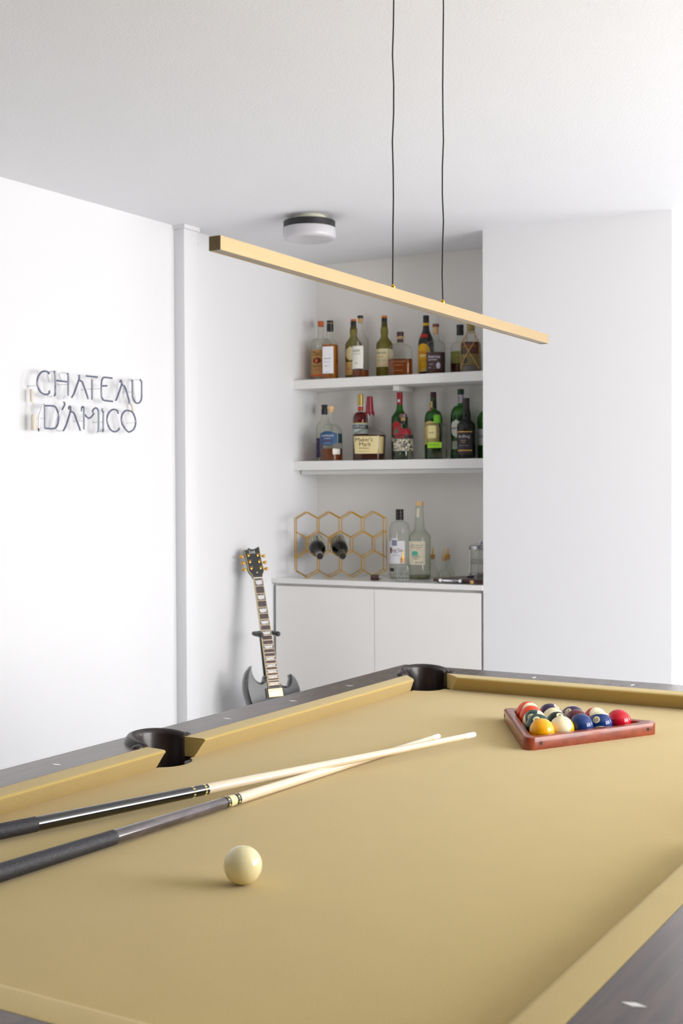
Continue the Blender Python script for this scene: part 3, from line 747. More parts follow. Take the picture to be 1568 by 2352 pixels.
def P(name, rgb, rough=.55, **k): return mat(name, rgb, rough, **k)
paper_tan = P('tan_label', (196, 152, 92)); paper_white = P('white_label', (236, 234, 238)); paper_cream = P('cream_label', (236, 224, 178)); paper_ivory = P('ivory_label', (236, 234, 222))
blackcap = P('black_cap', (24, 22, 26), .35); copper = P('orange_wood_cap', (196, 92, 40), .45); orangecap = P('orange_foil', (206, 116, 38), .4); browncap = P('brown_cap', (70, 42, 40), .45)
redcap = P('red_cap', (176, 22, 34), .3); woodcap = P('pale_wood_cap', (226, 188, 136), .5); goldcap = P('gold_cap', (206, 176, 96), .35, metal=.6); greencap = P('green_cap', (16, 56, 40), .4)
WHT = P('white_print', (240, 238, 238)); REDI = P('red_print', (196, 26, 36)); DKB = P('dark_brown_label', (66, 42, 44)); NAVY = P('navy_label', (38, 78, 122)); ORI = P('orange_print', (222, 100, 34))

# upper shelf
b = Bottle('liquor_bottle', 'clear bottle with copper cap and tan label, leftmost on the upper shelf', .078, .329, S1,
           [(0, .046), (.003, .0495), (.18, .0495)] + shoulder(.18, .0495, .208, .016, 'round') + [(.222, .0148), (.268, .0140)], G_CLEAR, heading=188)
b.fill(.05, L_PALE).cap(.265, .2905, .0148, copper).label(-58, 58, .03, .150, paper_tan).text("Tito's", .132, .030, INK, 2, .052)
lb = b.last; b.label(-24, 24, .083, .113, P('dark_oval', (92, 40, 24)), 'emblem', .001, 'oval'); b.label(-10, 4, .087, .108, P('orange_flame', (240, 120, 40)), 'emblem_glow', .0015, 'oval')
b.text('HANDMADE', .072, .011, INK, 2, .05, parent=lb).text('VODKA', .055, .007, INK, 2, .03, parent=lb); b.label(-56, 56, .022, .0315, ORI, 'label_strip', .0007)
b = Bottle('liquor_bottle', 'square amber bottle with black cap and plain white label, second on the upper shelf', .1784, .239, S1,
           [(0, .032), (.002, .0350), (.165, .0350)] + shoulder(.165, .0350, .200, .0155, 's') + [(.235, .0145), (.25, .0145)], G_CLEAR, n=5, heading=194)
b.fill(.163, L_AMBER).cap(.226, .262, .0160, blackcap, 'sleeve').cap(.261, .267, .0125, CORKM, 'cork').cap(.266, .2763, .0158, blackcap).label(-40, 38, .026, .152, paper_white)
b.text('ARTISAN', .096, .008, INK, -4, .032).text('single malt', .080, .005, INK, -4, .03).text('No. 7', .062, .010, INK, -8, .018).text('whisky', .032, .004, INK, -8, .02)
b = Bottle('liquor_bottle', 'olive green bottle with orange-topped black neck and cream oval label on the upper shelf', .2553, .329, S1,
           [(0, .036), (.003, .0395), (.165, .0395)] + shoulder(.165, .0395, .212, .0165, 's') + [(.222, .0182), (.238, .0176), (.252, .0142), (.275, .0130)], G_OLIVE, heading=186)
b.cap(.243, .279, .0140, blackcap, 'sleeve').cap(.278, .2880, .0132, orangecap).label(-42, 42, .090, .156, paper_cream, 'label', .0006, 'oval').label(-70, 70, .022, .084, P('buff_label', (212, 180, 118))).text('16', .052, .014, REDI, -10, .014)
b = Bottle('liquor_bottle', 'clear bottle with ivory label and a little dark whisky, fourth on the upper shelf', .3397, .239, S1,
           [(0, .036), (.003, .0385), (.170, .0385)] + shoulder(.170, .0385, .222, .0130, 's') + [(.228, .0150), (.234, .0128), (.272, .0128)], G_CLEAR, heading=186)
b.fill(.036, L_BROWN).cap(.255, .2775, .0108, CORKM, 'cork').cap(.2765, .2894, .0135, blackcap).label(-52, 42, .040, .146, paper_ivory).text('TALISKER', .124, .013, INK, -14, .046)
lb = b.last; b.text('SINGLE MALT SCOTCH WHISKY', .109, .0055, INK, -10, .046, parent=lb).text('10', .066, .009, INK, -8, .010, parent=lb).label(-54, 42, .036, .0405, P('slate_strip', (44, 40, 52)), 'label_strip', .0007)
b = Bottle('liquor_bottle', 'olive green bottle with orange cap and wide yellowish label, middle of the upper shelf', .4216, .324, S1,
           [(0, .036), (.003, .0385), (.158, .0385)] + shoulder(.158, .0385, .198, .0165, 's') + [(.212, .0180), (.228, .0178), (.244, .0142), (.28, .0130)], G_OLIVE, heading=190)
b.cap(.242, .283, .0136, blackcap, 'sleeve').cap(.282, .2930, .0136, orangecap).label(-85, 85, .052, .136, paper_cream)
b.text('PORT RAE', .117, .011, INK, -6, .052).text('ISLAY', .098, .007, REDI, -6, .024).text('single malt whisky', .082, .005, INK, -6, .046)
b = Bottle('liquor_bottle', 'wide clear flask bottle half full of bourbon with dark brown cap on the upper shelf', .5478, .234, S1,
           [(0, .048), (.004, .0545), (.012, .0558), (.112, .0558)] + shoulder(.112, .0558, .146, .0175, 'round') + [(.152, .0140), (.172, .0140), (.174, .0172), (.180, .0172), (.1805, .0140)], G_CLEAR, asp=.62, n=3.2, heading=198)
b.fill(.076, L_BROWN).cap(.160, .1805, .0120, CORKM, 'cork').cap(.180, .2002, .0160, browncap).label(-80, 80, .151, .167, P('brown_neck_band', (74, 48, 42)), 'neck_band')
b.last = b.glass; b.text("WOODLAND'S", .062, .010, P('faint_print', (176, 128, 96)), -2, .05).text('RESERVE', .047, .009, MATS['faint_print'], -2, .036).text('DISTILLER', .022, .009, MATS['faint_print'], -2, .036)
b = Bottle('liquor_bottle', 'black-shouldered bottle with yellow label, red banner and yellow neck ring on the upper shelf', .6357, .324, S1,
           [(0, .033), (.003, .0360), (.13, .0365), (.155, .0360)] + shoulder(.155, .0360, .222, .0150, 's') + [(.235, .0136), (.277, .0130)], P('dark_coffee_glass', (24, 20, 20), .12), heading=188)
b.cap(.244, .2790, .0140, blackcap).cap(.232, .2445, .0148, P('yellow_ring', (232, 186, 20), .4), 'neck_ring').label(-62, 50, .020, .148, P('yellow_label', (236, 180, 12)), 'label', .0006, 'arch')
lb = b.last; b.text('KAHLUA', .108, .020, REDI, -6, .052, parent=lb).label(-34, 20, .086, .098, P('pale_disc', (246, 226, 160)), 'emblem', .0011, 'oval').label(-46, 34, .176, .193, REDI, 'banner').label(-20, 44, .020, .034, P('gold_strip', (226, 200, 110)), 'label_strip', .0011)
b.text('LIQUEUR', .070, .009, P('rust_print', (170, 80, 20)), -6, .034, parent=lb)
b = Bottle('liquor_bottle', 'clear round-shouldered bottle with dark label and script lettering on the upper shelf', .7257, .234, S1,
           [(0, .038), (.003, .0418), (.118, .0418)] + shoulder(.118, .0418, .150, .0200, 'round') + [(.160, .0150), (.185, .0125), (.200, .0130), (.206, .0135)], G_CLEAR, heading=200)
b.fill(.092, L_DARK).cap(.180, .2125, .0105, CORKM, 'cork').cap(.212, .2245, .0152, P('red_brown_cap', (112, 56, 44), .4)).label(-78, 84, .018, .096, DKB)
b.text('Amarosa', .076, .022, P('silver_print', (214, 206, 218)), -8, .060).text('RARE WHISKEY', .061, .0075, WHT, -16, .044).text('bourbon', .042, .0065, MATS['silver_print'], -26, .022).text('No.1', .027, .006, MATS['silver_print'], -34, .012)
b.label(8, 34, .020, .050, P('silver_emblem', (186, 182, 196)), 'emblem', .001, 'oval')
b = Bottle('liquor_bottle', 'dark whiskey bottle with thick black cap and olive green label on the upper shelf', .8029, .329, S1,
           [(0, .041), (.003, .0442), (.112, .0442)] + shoulder(.112, .0442, .150, .0190, 'round') + [(.158, .0158), (.180, .0150), (.205, .0150)], G_CLEAR, heading=188)
b.fill(.104, L_DARK).cap(.180, .2065, .0160, blackcap, 'sleeve').cap(.209, .2268, .0164, blackcap).label(-50, 40, .050, .104, P('olive_label', (140, 142, 66))).text('RYE WHISKEY', .094, .007, INK, -4, .046).text('straight', .076, .005, INK, -4, .03)
b = Bottle('liquor_bottle', 'rum bottle wrapped in a criss-cross straw net, rightmost on the upper shelf', .8955, .234, S1,
           [(0, .042), (.003, .0445), (.118, .0445)] + shoulder(.118, .0445, .176, .0180, 's') + [(.185, .0160), (.200, .0158)], G_CLEAR, heading=192)
b.fill(.132, L_DARK).cap(.184, .2190, .0176, P('olive_gold_foil', (150, 128, 70), .45), 'cap').label(-60, 60, .028, .078, P('olive_paper', (112, 96, 52))).label(-40, -6, .034, .064, P('dark_seal', (42, 32, 24)), 'seal', .001, 'oval').text('XO', .049, .013, P('gold_print', (216, 168, 70)), -23, .013)
b.label(-64, 64, .002, .026, P('grey_strip', (92, 86, 78)), 'label_strip'); b.last = b.glass; b.text('PLANTATION', .112, .014, P('amber_print', (190, 112, 30)), -2, .066)
STRAW = mat('straw', (206, 168, 100), .8)
for s_ in (-1, 1):
    for w0 in (0, 180):
        pts = [b.pt(radians(w0 + s_ * (-62 + 124 * t / 12)), .168 - .158 * t / 12, .0022) for t in range(13)]
        MB().tube(pts, .0016, 5).build('straw_strand', STRAW, b.root)
for ph in (-64, 64):
    pts = [b.pt(radians(ph), .012 + .15 * t / 8, .002) for t in range(9)]
    MB().tube(pts, .0014, 5).build('straw_strand', STRAW, b.root)
MB().tube([b.pt(2 * pi * i / 24, .176, .002) for i in range(25)], .0018, 5).build('straw_ring', STRAW, b.root)

# lower shelf
b = Bottle('liquor_bottle', 'clear bottle with waisted black stopper and purple label, leftmost on the lower shelf', .0957, .329, S2,
           [(0, .037), (.003, .0400), (.165, .0400)] + shoulder(.165, .0400, .212, .0150, 's') + [(.222, .0138), (.245, .0132)], G_CLEAR, heading=170)
b.fill(.02, L_PALE).cap(.226, .254, .0150, blackcap, 'stopper', r1=.0140).cap(.253, .2724, .0118, blackcap, 'cap', r1=.0150).label(-60, 30, .018, .112, P('purple_label', (58, 44, 78))).text('GIN', .094, .014, P('lilac_print', (186, 176, 206)), -30, .02).text('small batch', .05, .006, MATS['lilac_print'], -30, .03)
b = Bottle('liquor_bottle', 'clear bourbon bottle with pale wood stopper and blue six-sided label on the lower shelf', .1848, .234, S2,
           [(0, .050), (.003, .0535), (.118, .0535)] + shoulder(.118, .0535, .172, .0190, 'round') + [(.182, .0140), (.236, .0130)], G_CLEAR, heading=200)
b.fill(.058, L_BROWN).cap(.228, .243, .0128, woodcap, 'stopper').cap(.242, .2563, .0162, woodcap).label(-62, 42, .072, .138, NAVY, 'label', .0006, 'hex')
lb = b.last; b.text('IRONWOOD', .117, .013, WHT, -10, .062, parent=lb).text('BOURBON', .104, .0065, WHT, -10, .034, parent=lb).text('WHISKEY', .093, .009, P('crimson_print', (150, 40, 66)), -10, .046, parent=lb).text('small batch', .083, .005, WHT, -10, .034, parent=lb)
b.label(48, 80, .082, .128, P('dark_teal_label', (26, 66, 84)), 'side_label').label(18, 62, .030, .056, paper_ivory, 'small_label')
b = Bottle('liquor_bottle', 'bright red liqueur bottle with gold cap and white and navy label on the lower shelf', .2889, .334, S2,
           [(0, .034), (.003, .0372), (.195, .0372)] + shoulder(.195, .0372, .232, .0135, 'round') + [(.25, .0128), (.30, .0124)], G_CLEAR, heading=192)
b.fill(.232, L_RED).cap(.236, .258, .0126, P('orange_red_glass', (214, 54, 16), .15), 'orange_neck').cap(.257, .2615, .0132, WHT, 'neck_ring').cap(.261, .3169, .0130, goldcap)  # neck section is plain orange-red, below the white ring
b.label(-80, 80, .128, .178, P('ice_label', (206, 222, 220))).label(-80, 80, .151, .170, P('ink_navy_band', (34, 44, 64)), 'label_band', .0008).text('CAMPARI', .1605, .020, WHT, -6, .078, off=.0013).label(-80, 80, .1755, .180, P('gold_edge', (214, 196, 120)), 'label_edge', .0008)
b = Bottle('liquor_bottle', 'squat square whisky bottle sealed with dripping red wax on the lower shelf', .3866, .239, S2,
           [(0, .062), (.004, .0655), (.055, .0690), (.110, .0720), (.118, .0715)] + shoulder(.118, .0715, .160, .0190, 's') + [(.175, .0185), (.235, .0165), (.288, .0135)], G_CLEAR, asp=.86, n=4.2, heading=196)
b.fill(.116, L_DARK).cap(.218, .2959, .0196, P('red_wax', (134, 18, 40), .3, coat=.3), 'wax_seal', .003, .0150)
for k in range(8):
    a = 2 * pi * k / 8 + .3; dl = .006 + .012 * random.random()
    MB().tube([(.0190 * sin(a), -.0190 * cos(a), .226), (.0194 * sin(a), -.0194 * cos(a), .218 - dl * .6), (.0196 * sin(a), -.0196 * cos(a), .218 - dl)], [.003, .0028, .0018], 6).build('wax_drip', MATS['red_wax'], b.root)
b.label(-52, 43, .030, .110, P('parchment_label', (232, 214, 158)))
lb = b.last; b.text("Maker's", .095, .026, INK, -10, .074, parent=lb).text('Mark', .073, .026, INK, -6, .052, parent=lb).text('WHISKY', .055, .010, INK, -10, .048, parent=lb).text('distilled, aged and bottled', .040, .006, INK, -10, .046, parent=lb).label(46, 76, .030, .108, P('parchment_dark', (206, 186, 130)), 'side_label')
b = Bottle('liquor_bottle', 'dark green liqueur bottle with long red cap and red diamond label on the lower shelf', .4949, .334, S2,
           [(0, .035), (.003, .0390), (.195, .0390)] + shoulder(.195, .0390, .242, .0150, 's') + [(.26, .0135), (.31, .0128)], G_GREEN, heading=192)
b.fill(.222, P('dark_syrup', (26, 20, 24), .2)).cap(.258, .3166, .0136, redcap).label(-24, 20, .270, .283, WHT, 'neck_label', .0025).label(-40, 24, .104, .180, REDI, 'label', .0006, 'hex').label(-26, 8, .124, .144, P('green_emblem', (36, 110, 66)), 'emblem', .001, 'oval').label(-60, 60, .088, .106, paper_cream, 'label_strip')
b = Bottle('liquor_bottle', 'stubby round tequila bottle with engraved label and red band on the lower shelf', .5612, .234, S2,
           [(0, .036), (.006, .0445), (.016, .0466), (.115, .0466)] + shoulder(.115, .0466, .158, .0150, 'round') + [(.165, .0122), (.176, .0122), (.178, .0150), (.186, .0150)], G_CLEAR, heading=200)
b.fill(.040, L_PALE).cap(.178, .1935, .0105, CORKM, 'cork').cap(.192, .2094, .0170, P('smoky_brown_stopper', (116, 92, 84), .25)).cap(.163, .177, .0126, blackcap, 'neck_band')
ENG = mat('engraved_label', (214, 206, 180), .6)
nt = ENG.node_tree; bs = nt.nodes['Principled BSDF']; tcn = nt.nodes.new('ShaderNodeTexCoord'); mg = nt.nodes.new('ShaderNodeTexNoise'); mg.inputs['Scale'].default_value = 75; mg.inputs['Detail'].default_value = 3; mg.inputs['Distortion'].default_value = 1.5
rp = nt.nodes.new('ShaderNodeValToRGB'); rp.color_ramp.elements[0].position = .47; rp.color_ramp.elements[0].color = (*lin((58, 56, 58)), 1); rp.color_ramp.elements[1].position = .53; rp.color_ramp.elements[1].color = (*lin((216, 208, 182)), 1)
nt.links.new(tcn.outputs['Object'], mg.inputs['Vector']); nt.links.new(mg.outputs['Fac'], rp.inputs[0]); nt.links.new(rp.outputs[0], bs.inputs['Base Color'])
b.label(-85, 85, .040, .096, ENG).label(-88, 88, .095, .112, P('black_band', (38, 34, 36)), 'label_band', .0007).text('ESPOLON', .1035, .015, P('bright_red_print', (232, 30, 36)), -16, .046, off=.0012).label(-20, 56, .112, .142, P('deep_red_panel', (148, 20, 34)), 'upper_label', .0007, 'arch')
b = Bottle('liquor_bottle', 'green whiskey bottle with maroon cap and cream arched label on the lower shelf', .6672, .334, S2,
           [(0, .037), (.003, .0408), (.185, .0408)] + shoulder(.185, .0408, .228, .0165, 'round') + [(.24, .0150), (.305, .0128)], G_GREEN, heading=186)
b.fill(.19, P('dark_green_whiskey', (20, 40, 18), .25)).cap(.268, .3107, .0136, P('maroon_cap', (66, 20, 34), .35)).label(-90, 90, .236, .270, P('dark_neck_label', (26, 40, 32)), 'neck_label').label(-38, 4, .239, .268, P('yellow_neck_strip', (222, 186, 96)), 'neck_strip', .0009).label(-36, 6, .222, .238, P('rust_neck_strip', (150, 72, 46)), 'neck_strip', .0009)  # opaque dark green liquid; the empty glass above stays brighter green
b.label(-72, 60, .070, .176, P('yellow_cream_label', (228, 204, 128)), 'label', .0006, 'arch').text('JAMESON', .158, .018, INK, -8, .070).text('IRISH WHISKEY', .105, .008, REDI, -8, .05)
b = Bottle('liquor_bottle', 'square clear tequila bottle with lime ribbon neck and lime strip label on the lower shelf', .7309, .234, S2,
           [(0, .036), (.005, .0425), (.012, .0445), (.118, .0445), (.126, .0435), (.132, .0455), (.150, .0450)] + shoulder(.150, .0450, .162, .0160, 'round') + [(.170, .0150), (.195, .0150)], G_CLEAR, n=3.6, heading=200)
b.fill(.048, L_PALE).cap(.164, .199, .0160, P('lime_ribbon', (116, 196, 34), .5), 'ribbon').cap(.198, .2015, .0135, CORKM, 'cork').cap(.2005, .2093, .0152, blackcap).label(-52, 30, .050, .076, P('lime_label', (156, 212, 44))).text('PATRON', .063, .010, P('green_print', (60, 120, 30)), -10, .04)
b.label(-52, 0, .094, .150, P('pale_yellow_label', (224, 212, 150)), 'label').text('SILVER', .118, .009, INK, -24, .022)
b = Bottle('liquor_bottle', 'tall green vermouth bottle with round white label and patterned neck on the lower shelf', .8030, .334, S2,
           [(0, .040), (.003, .0460), (.02, .0470), (.06, .0430), (.10, .0440), (.175, .0470), (.200, .0455)] + shoulder(.200, .0455, .245, .0150, 'round') + [(.26, .0140), (.31, .0135)], G_GREEN, heading=188)
b.fill(.2, P('dark_green_wine', (22, 52, 16), .25)).cap(.294, .3191, .0152, greencap).label(-70, 70, .256, .293, P('pale_neck_label', (206, 206, 214)), 'neck_label').label(-34, -6, .258, .291, P('plum_neck_panel', (128, 50, 78)), 'neck_panel', .0009)  # liquid is one opaque dark green
b.label(-50, 30, .098, .180, P('white_disc_label', (224, 224, 214)), 'label', .0006, 'oval').text('MARTINI', .140, .016, INK, -12, .056).label(-2, 24, .126, .156, REDI, 'red_disc', .0010, 'oval').label(-46, 40, .046, .082, P('grey_label', (176, 178, 170)), 'lower_label')
b = Bottle('liquor_bottle', 'near-black bottle with black label between two gold lines on the lower shelf', .8721, .234, S2,
           [(0, .037), (.003, .0398), (.148, .0398)] + shoulder(.148, .0398, .182, .0180, 's') + [(.195, .0192), (.21, .0180), (.225, .0152), (.262, .0142)], G_DKGREEN, heading=198)
b.fill(.15, P('black_green_whisky', (14, 18, 12), .25)).cap(.222, .2699, .0156, P('soft_black_cap', (34, 28, 32), .45)).label(-62, 48, .020, .118, P('charcoal_label', (38, 32, 36)))
lb = b.last; b.label(-60, 48, .1165, .1215, P('gold_line', (210, 160, 72), .35), 'gold_line', .001).label(-60, 48, .034, .039, MATS['gold_line'], 'gold_line', .001).text('Ardbeg', .097, .020, P('pale_pink_print', (206, 190, 190)), -10, .056, parent=lb).text('ISLAY', .081, .006, MATS['pale_pink_print'], -10, .024, parent=lb).text('TEN', .072, .008, MATS['gold_line'], -12, .020, parent=lb).text('single malt scotch', .058, .005, MATS['pale_pink_print'], -10, .044, parent=lb)
b = Bottle('liquor_bottle', 'green gin bottle half hidden by the wall at the right end of the lower shelf', .9475, .304, S2,
           [(0, .040), (.003, .0455), (.140, .0460), (.148, .0480), (.160, .0490)] + shoulder(.160, .0490, .215, .0170, 'round') + [(.225, .0150), (.285, .0140)], G_GREEN, heading=188)
b.fill(.12, P('dark_green_gin', (16, 52, 28), .25)).cap(.262, .297, .0160, redcap).label(-80, 80, .060, .132, P('silver_label', (176, 182, 178))).text('GIN', .10, .02, INK, -20, .04)  # opaque dark green fill in the lower bottle

# counter: two tall bottles
b = Bottle('liquor_bottle', 'tall clear vodka bottle with black cap and white label standing on the counter', .534, .25, CT,
           [(0, .044), (.003, .0472), (.205, .0475), (.212, .0485), (.220, .0475)] + shoulder(.220, .0475, .262, .0175, 'round') + [(.268, .0160), (.285, .0155)], G_CLEAR, heading=194, group='bottles on the counter')
b.fill(.02, L_PALE).cap(.266, .3162, .0180, blackcap).cap(.285, .2862, .0183, P('copper_line', (150, 84, 52), .35), 'copper_line').cap(.301, .3022, .0183, MATS['copper_line'], 'copper_line').label(-62, 44, .068, .172, paper_white)
lb = b.last; b.label(-38, 2, .171, .184, paper_white, 'label_tab', .0005).label(-34, -2, .150, .176, P('blue_grey_crest', (128, 136, 160)), 'crest', .001).text('Ketel One', .130, .024, INK, -4, .058, parent=lb).label(-52, -36, .116, .142, P('crimson_bar', (138, 40, 50)), 'crimson_bar', .001).text('VODKA', .117, .007, INK, -10, .022, parent=lb).text('imported', .106, .006, INK, -10, .036, parent=lb)
b.label(-62, -20, .032, .048, P('dark_lower_label', (56, 46, 42)), 'lower_label')
b = Bottle('liquor_bottle', 'clear long-necked tequila bottle with wood stopper and cream label on the counter', .6349, .25, CT,
           [(0, .045), (.003, .0495), (.182, .0505), (.19, .0500)] + shoulder(.190, .0500, .232, .0235, 's') + [(.26, .0205), (.305, .0172), (.318, .0166), (.322, .0180), (.332, .0180)], G_GREENISH, heading=196, group='bottles on the counter')
b.fill(.016, P('dark_heel', (112, 108, 84), .3)).cap(.331, .3521, .0178, woodcap).label(-62, 40, .066, .172, P('natural_cream_label', (230, 222, 196))).text('CASAMIGOS', .103, .009, INK, -10, .042)
lb = b.last; b.text('TEQUILA', .093, .008, INK, -10, .026, parent=lb).text('100% agave azul', .154, .007, INK, -4, .06, parent=lb).text('Reposado', .145, .006, INK, -8, .056, parent=lb).text('Jalisco', .138, .006, REDI, 6, .02, parent=lb).label(-32, 2, .108, .128, P('agave_green', (84, 184, 156)), 'agave_emblem', .001, 'arch').text('hecho en Mexico', .077, .009, INK, 8, .036, parent=lb)
b.label(-38, 6, .280, .322, P('neck_strip_paper', (228, 220, 196)), 'neck_strip')

# bitters bottles with cork dashers
def dasher(u, v, h_body, label, style):
    if style == 'crystal':
        prof = [(0, .026), (.004, .0300), (.050, .0295), (.066, .0285)] + shoulder(.066, .0285, .078, .0110, 'round') + [(.083, .0092), (.088, .0098)]
    else:
        prof = [(0, .027), (.004, .0300), (.018, .0295)] + shoulder(.018, .0295, .062, .0105, 's') + [(.075, .0095), (.090, .0095)]
    b = Bottle('bitters_bottle', label, u, v, CT, prof, G_CRYSTAL if style == 'crystal' else G_CLEAR, n=(7 if style == 'crystal' else 2), heading=210, group='bitters bottles on the counter')
    z = prof[-1][0]
    b.cap(z - .006, z + .014, .0092, CORKM, 'cork', r1=.0102).cap(z + .0135, z + .0165, .0118, GOLD, 'dasher_disc')
    MB().lathe([(z + .016, .0050), (z + .026, .0036), (z + .050, .0018), (z + .052, .0012)], 14).build('dasher_spout', GOLD, b.root)
    if style == 'crystal':
        for k in range(14):
            a = 2 * pi * k / 14
            for s_ in (-1, 1):
                pts = [b.pt(a + s_ * .35 * t / 4, .008 + .054 * t / 4, .0003) for t in range(5)]
                MB().tube(pts, .0010, 4).build('cut_rib', G_CRYSTAL, b.root)
    return b
dasher(.6398, .062, .08, 'cut crystal bitters bottle with gold dasher in front of the tall bottles', 'crystal')
dasher(.656, .347, .08, 'clear bitters flask with gold dasher just right of the long-necked bottle', 'flask')
dasher(.7548, .259, .08, 'clear bitters flask with gold dasher, front one of the pair near the wooden tray', 'flask')
dasher(.7255, .362, .08, 'clear bitters flask with gold dasher, rear one of the pair near the wooden tray', 'flask')

# coffee press at the right
pr = thing('coffee_press', 'glass and steel press jug beside the wall at the right end of the counter', 'coffee press', N(.9125, .30, CT), (0, 0, NA))
MB().lathe([(.030, .0470), (.142, .0470)], 36, cap1=False).build('glass_beaker', G_CLEAR, pr)
MB().lathe([(0, .049), (.004, .0515), (.030, .0515), (.030, .0480), (.016, .0480)], 36).build('base_ring', STEEL, pr)
MB().lathe([(.136, .0520), (.138, .0530), (.152, .0525), (.156, .047)], 36).build('lid', STEEL, pr)
MB().lathe([(.155, .0035), (.160, .0035), (.161, .0085), (.168, .0100), (.174, .0070)], 18).build('knob', STEEL, pr)
for z in (.072, .078, .088): MB().lathe([(z, .0474), (z + .0016, .0474)], 36, cap0=False, cap1=False).build('print_line', P('grey_print', (150, 146, 136)), pr)
for a in (0.6, 2.2, 3.8, 5.4):
    MB().tube([(.0492 * cos(a), .0492 * sin(a), .028), (.0488 * cos(a), .0488 * sin(a), .138)], .0022, 6).build('frame_strip', STEEL, pr)

# dark wooden tray with chrome handle
tr_ = thing('wooden_tray', 'dark wooden board with a chrome bar handle lying at the right end of the counter', 'tray', N(.79, .055, CT), (0, 0, NA))
MB().prism([(0, 0), (.245, 0), (.245, .20), (.060, .20)], .005, .019).build('board', DWOOD, tr_, smooth=False, bevel=.002)
for x, y in ((.02, .02), (.22, .02), (.08, .17), (.22, .17)): MB().lathe([(0, .006), (.0055, .007)], 12, c=(x, y, 0)).build('foot', BLACKP, tr_)
MB().tube([(.045, -.012, .012), (.07, -.0165, .0115), (.105, -.017, .0115), (.13, -.012, .012)], [.0035, .0055, .0055, .0035], 10).build('handle', CHROME, tr_)
for x in (.041, .134): MB().lathe([(-.0165, .0068), (-.0145, .0080), (.001, .0080)], 16, axis='y', c=(x, 0, .012)).build('handle_rose', CHROME, tr_)
MB().box(.118, .142, .10, .125, .019, .027).build('clasp', BLACKP, tr_, smooth=False, bevel=.003)
# muddler and corkscrew handles
mu = thing('muddler', 'thin bar tool with a round pale wooden end in front of the wooden board', 'bar tool', N(.985, .022, CT), (0, 0, NA))
MB().lathe([(-.006, .003), (-.004, .0075), (.001, .0092), (.007, .0078), (.010, .004)], 18, axis='x', c=(0, 0, .0095)).build('ball_end', CORKM, mu)
MB().tube([(.008, 0, .0085), (.056, .016, .004)], .0028, 8).build('rod', DWOOD, mu)
ck = thing('corkscrew', 'dark wooden barrel handle with a steel end lying in front of the wine rack', 'corkscrew', N(.474, .075, CT), (0, 0, NA + radians(18)))
MB().lathe([(0, .0105), (.003, .0125), (.036, .0125), (.038, .011)], 20, axis='x', c=(0, 0, .0125)).build('handle', DWOOD, ck)
MB().lathe([(.038, .0095), (.042, .0105), (.046, .0090), (.047, .005)], 20, axis='x', c=(0, 0, .0125)).build('steel_end', STEEL, ck)
sp_ = MB().tube([(0, 0, .0028), (.09, 0, .0028), (.13, 0, .0028)], [.0022, .0016, .0012], 6)
so = sp_.build('bar_spoon', STEEL, None, loc=N(.655, .145, CT), rot=(0, 0, NA + radians(-32)))
tag(so, 'thin steel stirring rod lying on the counter near the long-necked bottle', 'bar spoon')

# honeycomb wine rack
RA = NA + radians(35); WH = .1045
wr_c = N(.290, .140, CT)
rk = thing('wine_rack', 'gold wire honeycomb wine rack standing on the counter', 'wine rack', wr_c, (0, 0, RA))
sx = WH; sd = WH / sqrt(3)
WR = .0022; DEP = .105
def wire(p, q): MB().tube([p, q], WR, 6).build('wire', BRASSP, rk)
zr = [WR, WR + sd / 2, WR + 1.5 * sd, WR + 2 * sd, WR + 3 * sd, WR + 3.5 * sd, WR + 4.5 * sd, WR + 5 * sd]
X = lambda k: (k - 4) * sx / 2
for y in (0, DEP):
    for k in range(8):
        lo = zr[0] if k % 2 else zr[1]; hi = zr[1] if k % 2 else zr[0]
        wire((X(k), y, lo if k % 2 else zr[1]), (X(k + 1), y, zr[0] if k % 2 == 0 else zr[1]))
        wire((X(k), y, zr[2] if k % 2 == 0 else zr[3]), (X(k + 1), y, zr[3] if k % 2 == 0 else zr[2]))
        wire((X(k), y, zr[5] if k % 2 == 0 else zr[4]), (X(k + 1), y, zr[4] if k % 2 == 0 else zr[5]))
        wire((X(k), y, zr[6] if k % 2 == 0 else zr[7]), (X(k + 1), y, zr[7] if k % 2 == 0 else zr[6]))
    for k in range(0, 9, 2):
        wire((X(k), y, zr[1]), (X(k), y, zr[2])); wire((X(k), y, zr[5]), (X(k), y, zr[6]))
    for k in range(1, 8, 2): wire((X(k), y, zr[3]), (X(k), y, zr[4]))
    for k in (0, 8): wire((X(k), y, zr[2]), (X(k), y, zr[5]))
for k, z in ((0, zr[1]), (8, zr[1]), (0, zr[6]), (8, zr[6]), (0, zr[2]), (8, zr[2]), (0, zr[5]), (8, zr[5])): wire((X(k), 0, z), (X(k), DEP, z))
for k in range(1, 8, 2): wire((X(k), 0, zr[0]), (X(k), DEP, zr[0])); wire((X(k), 0, zr[7]), (X(k), DEP, zr[7]))
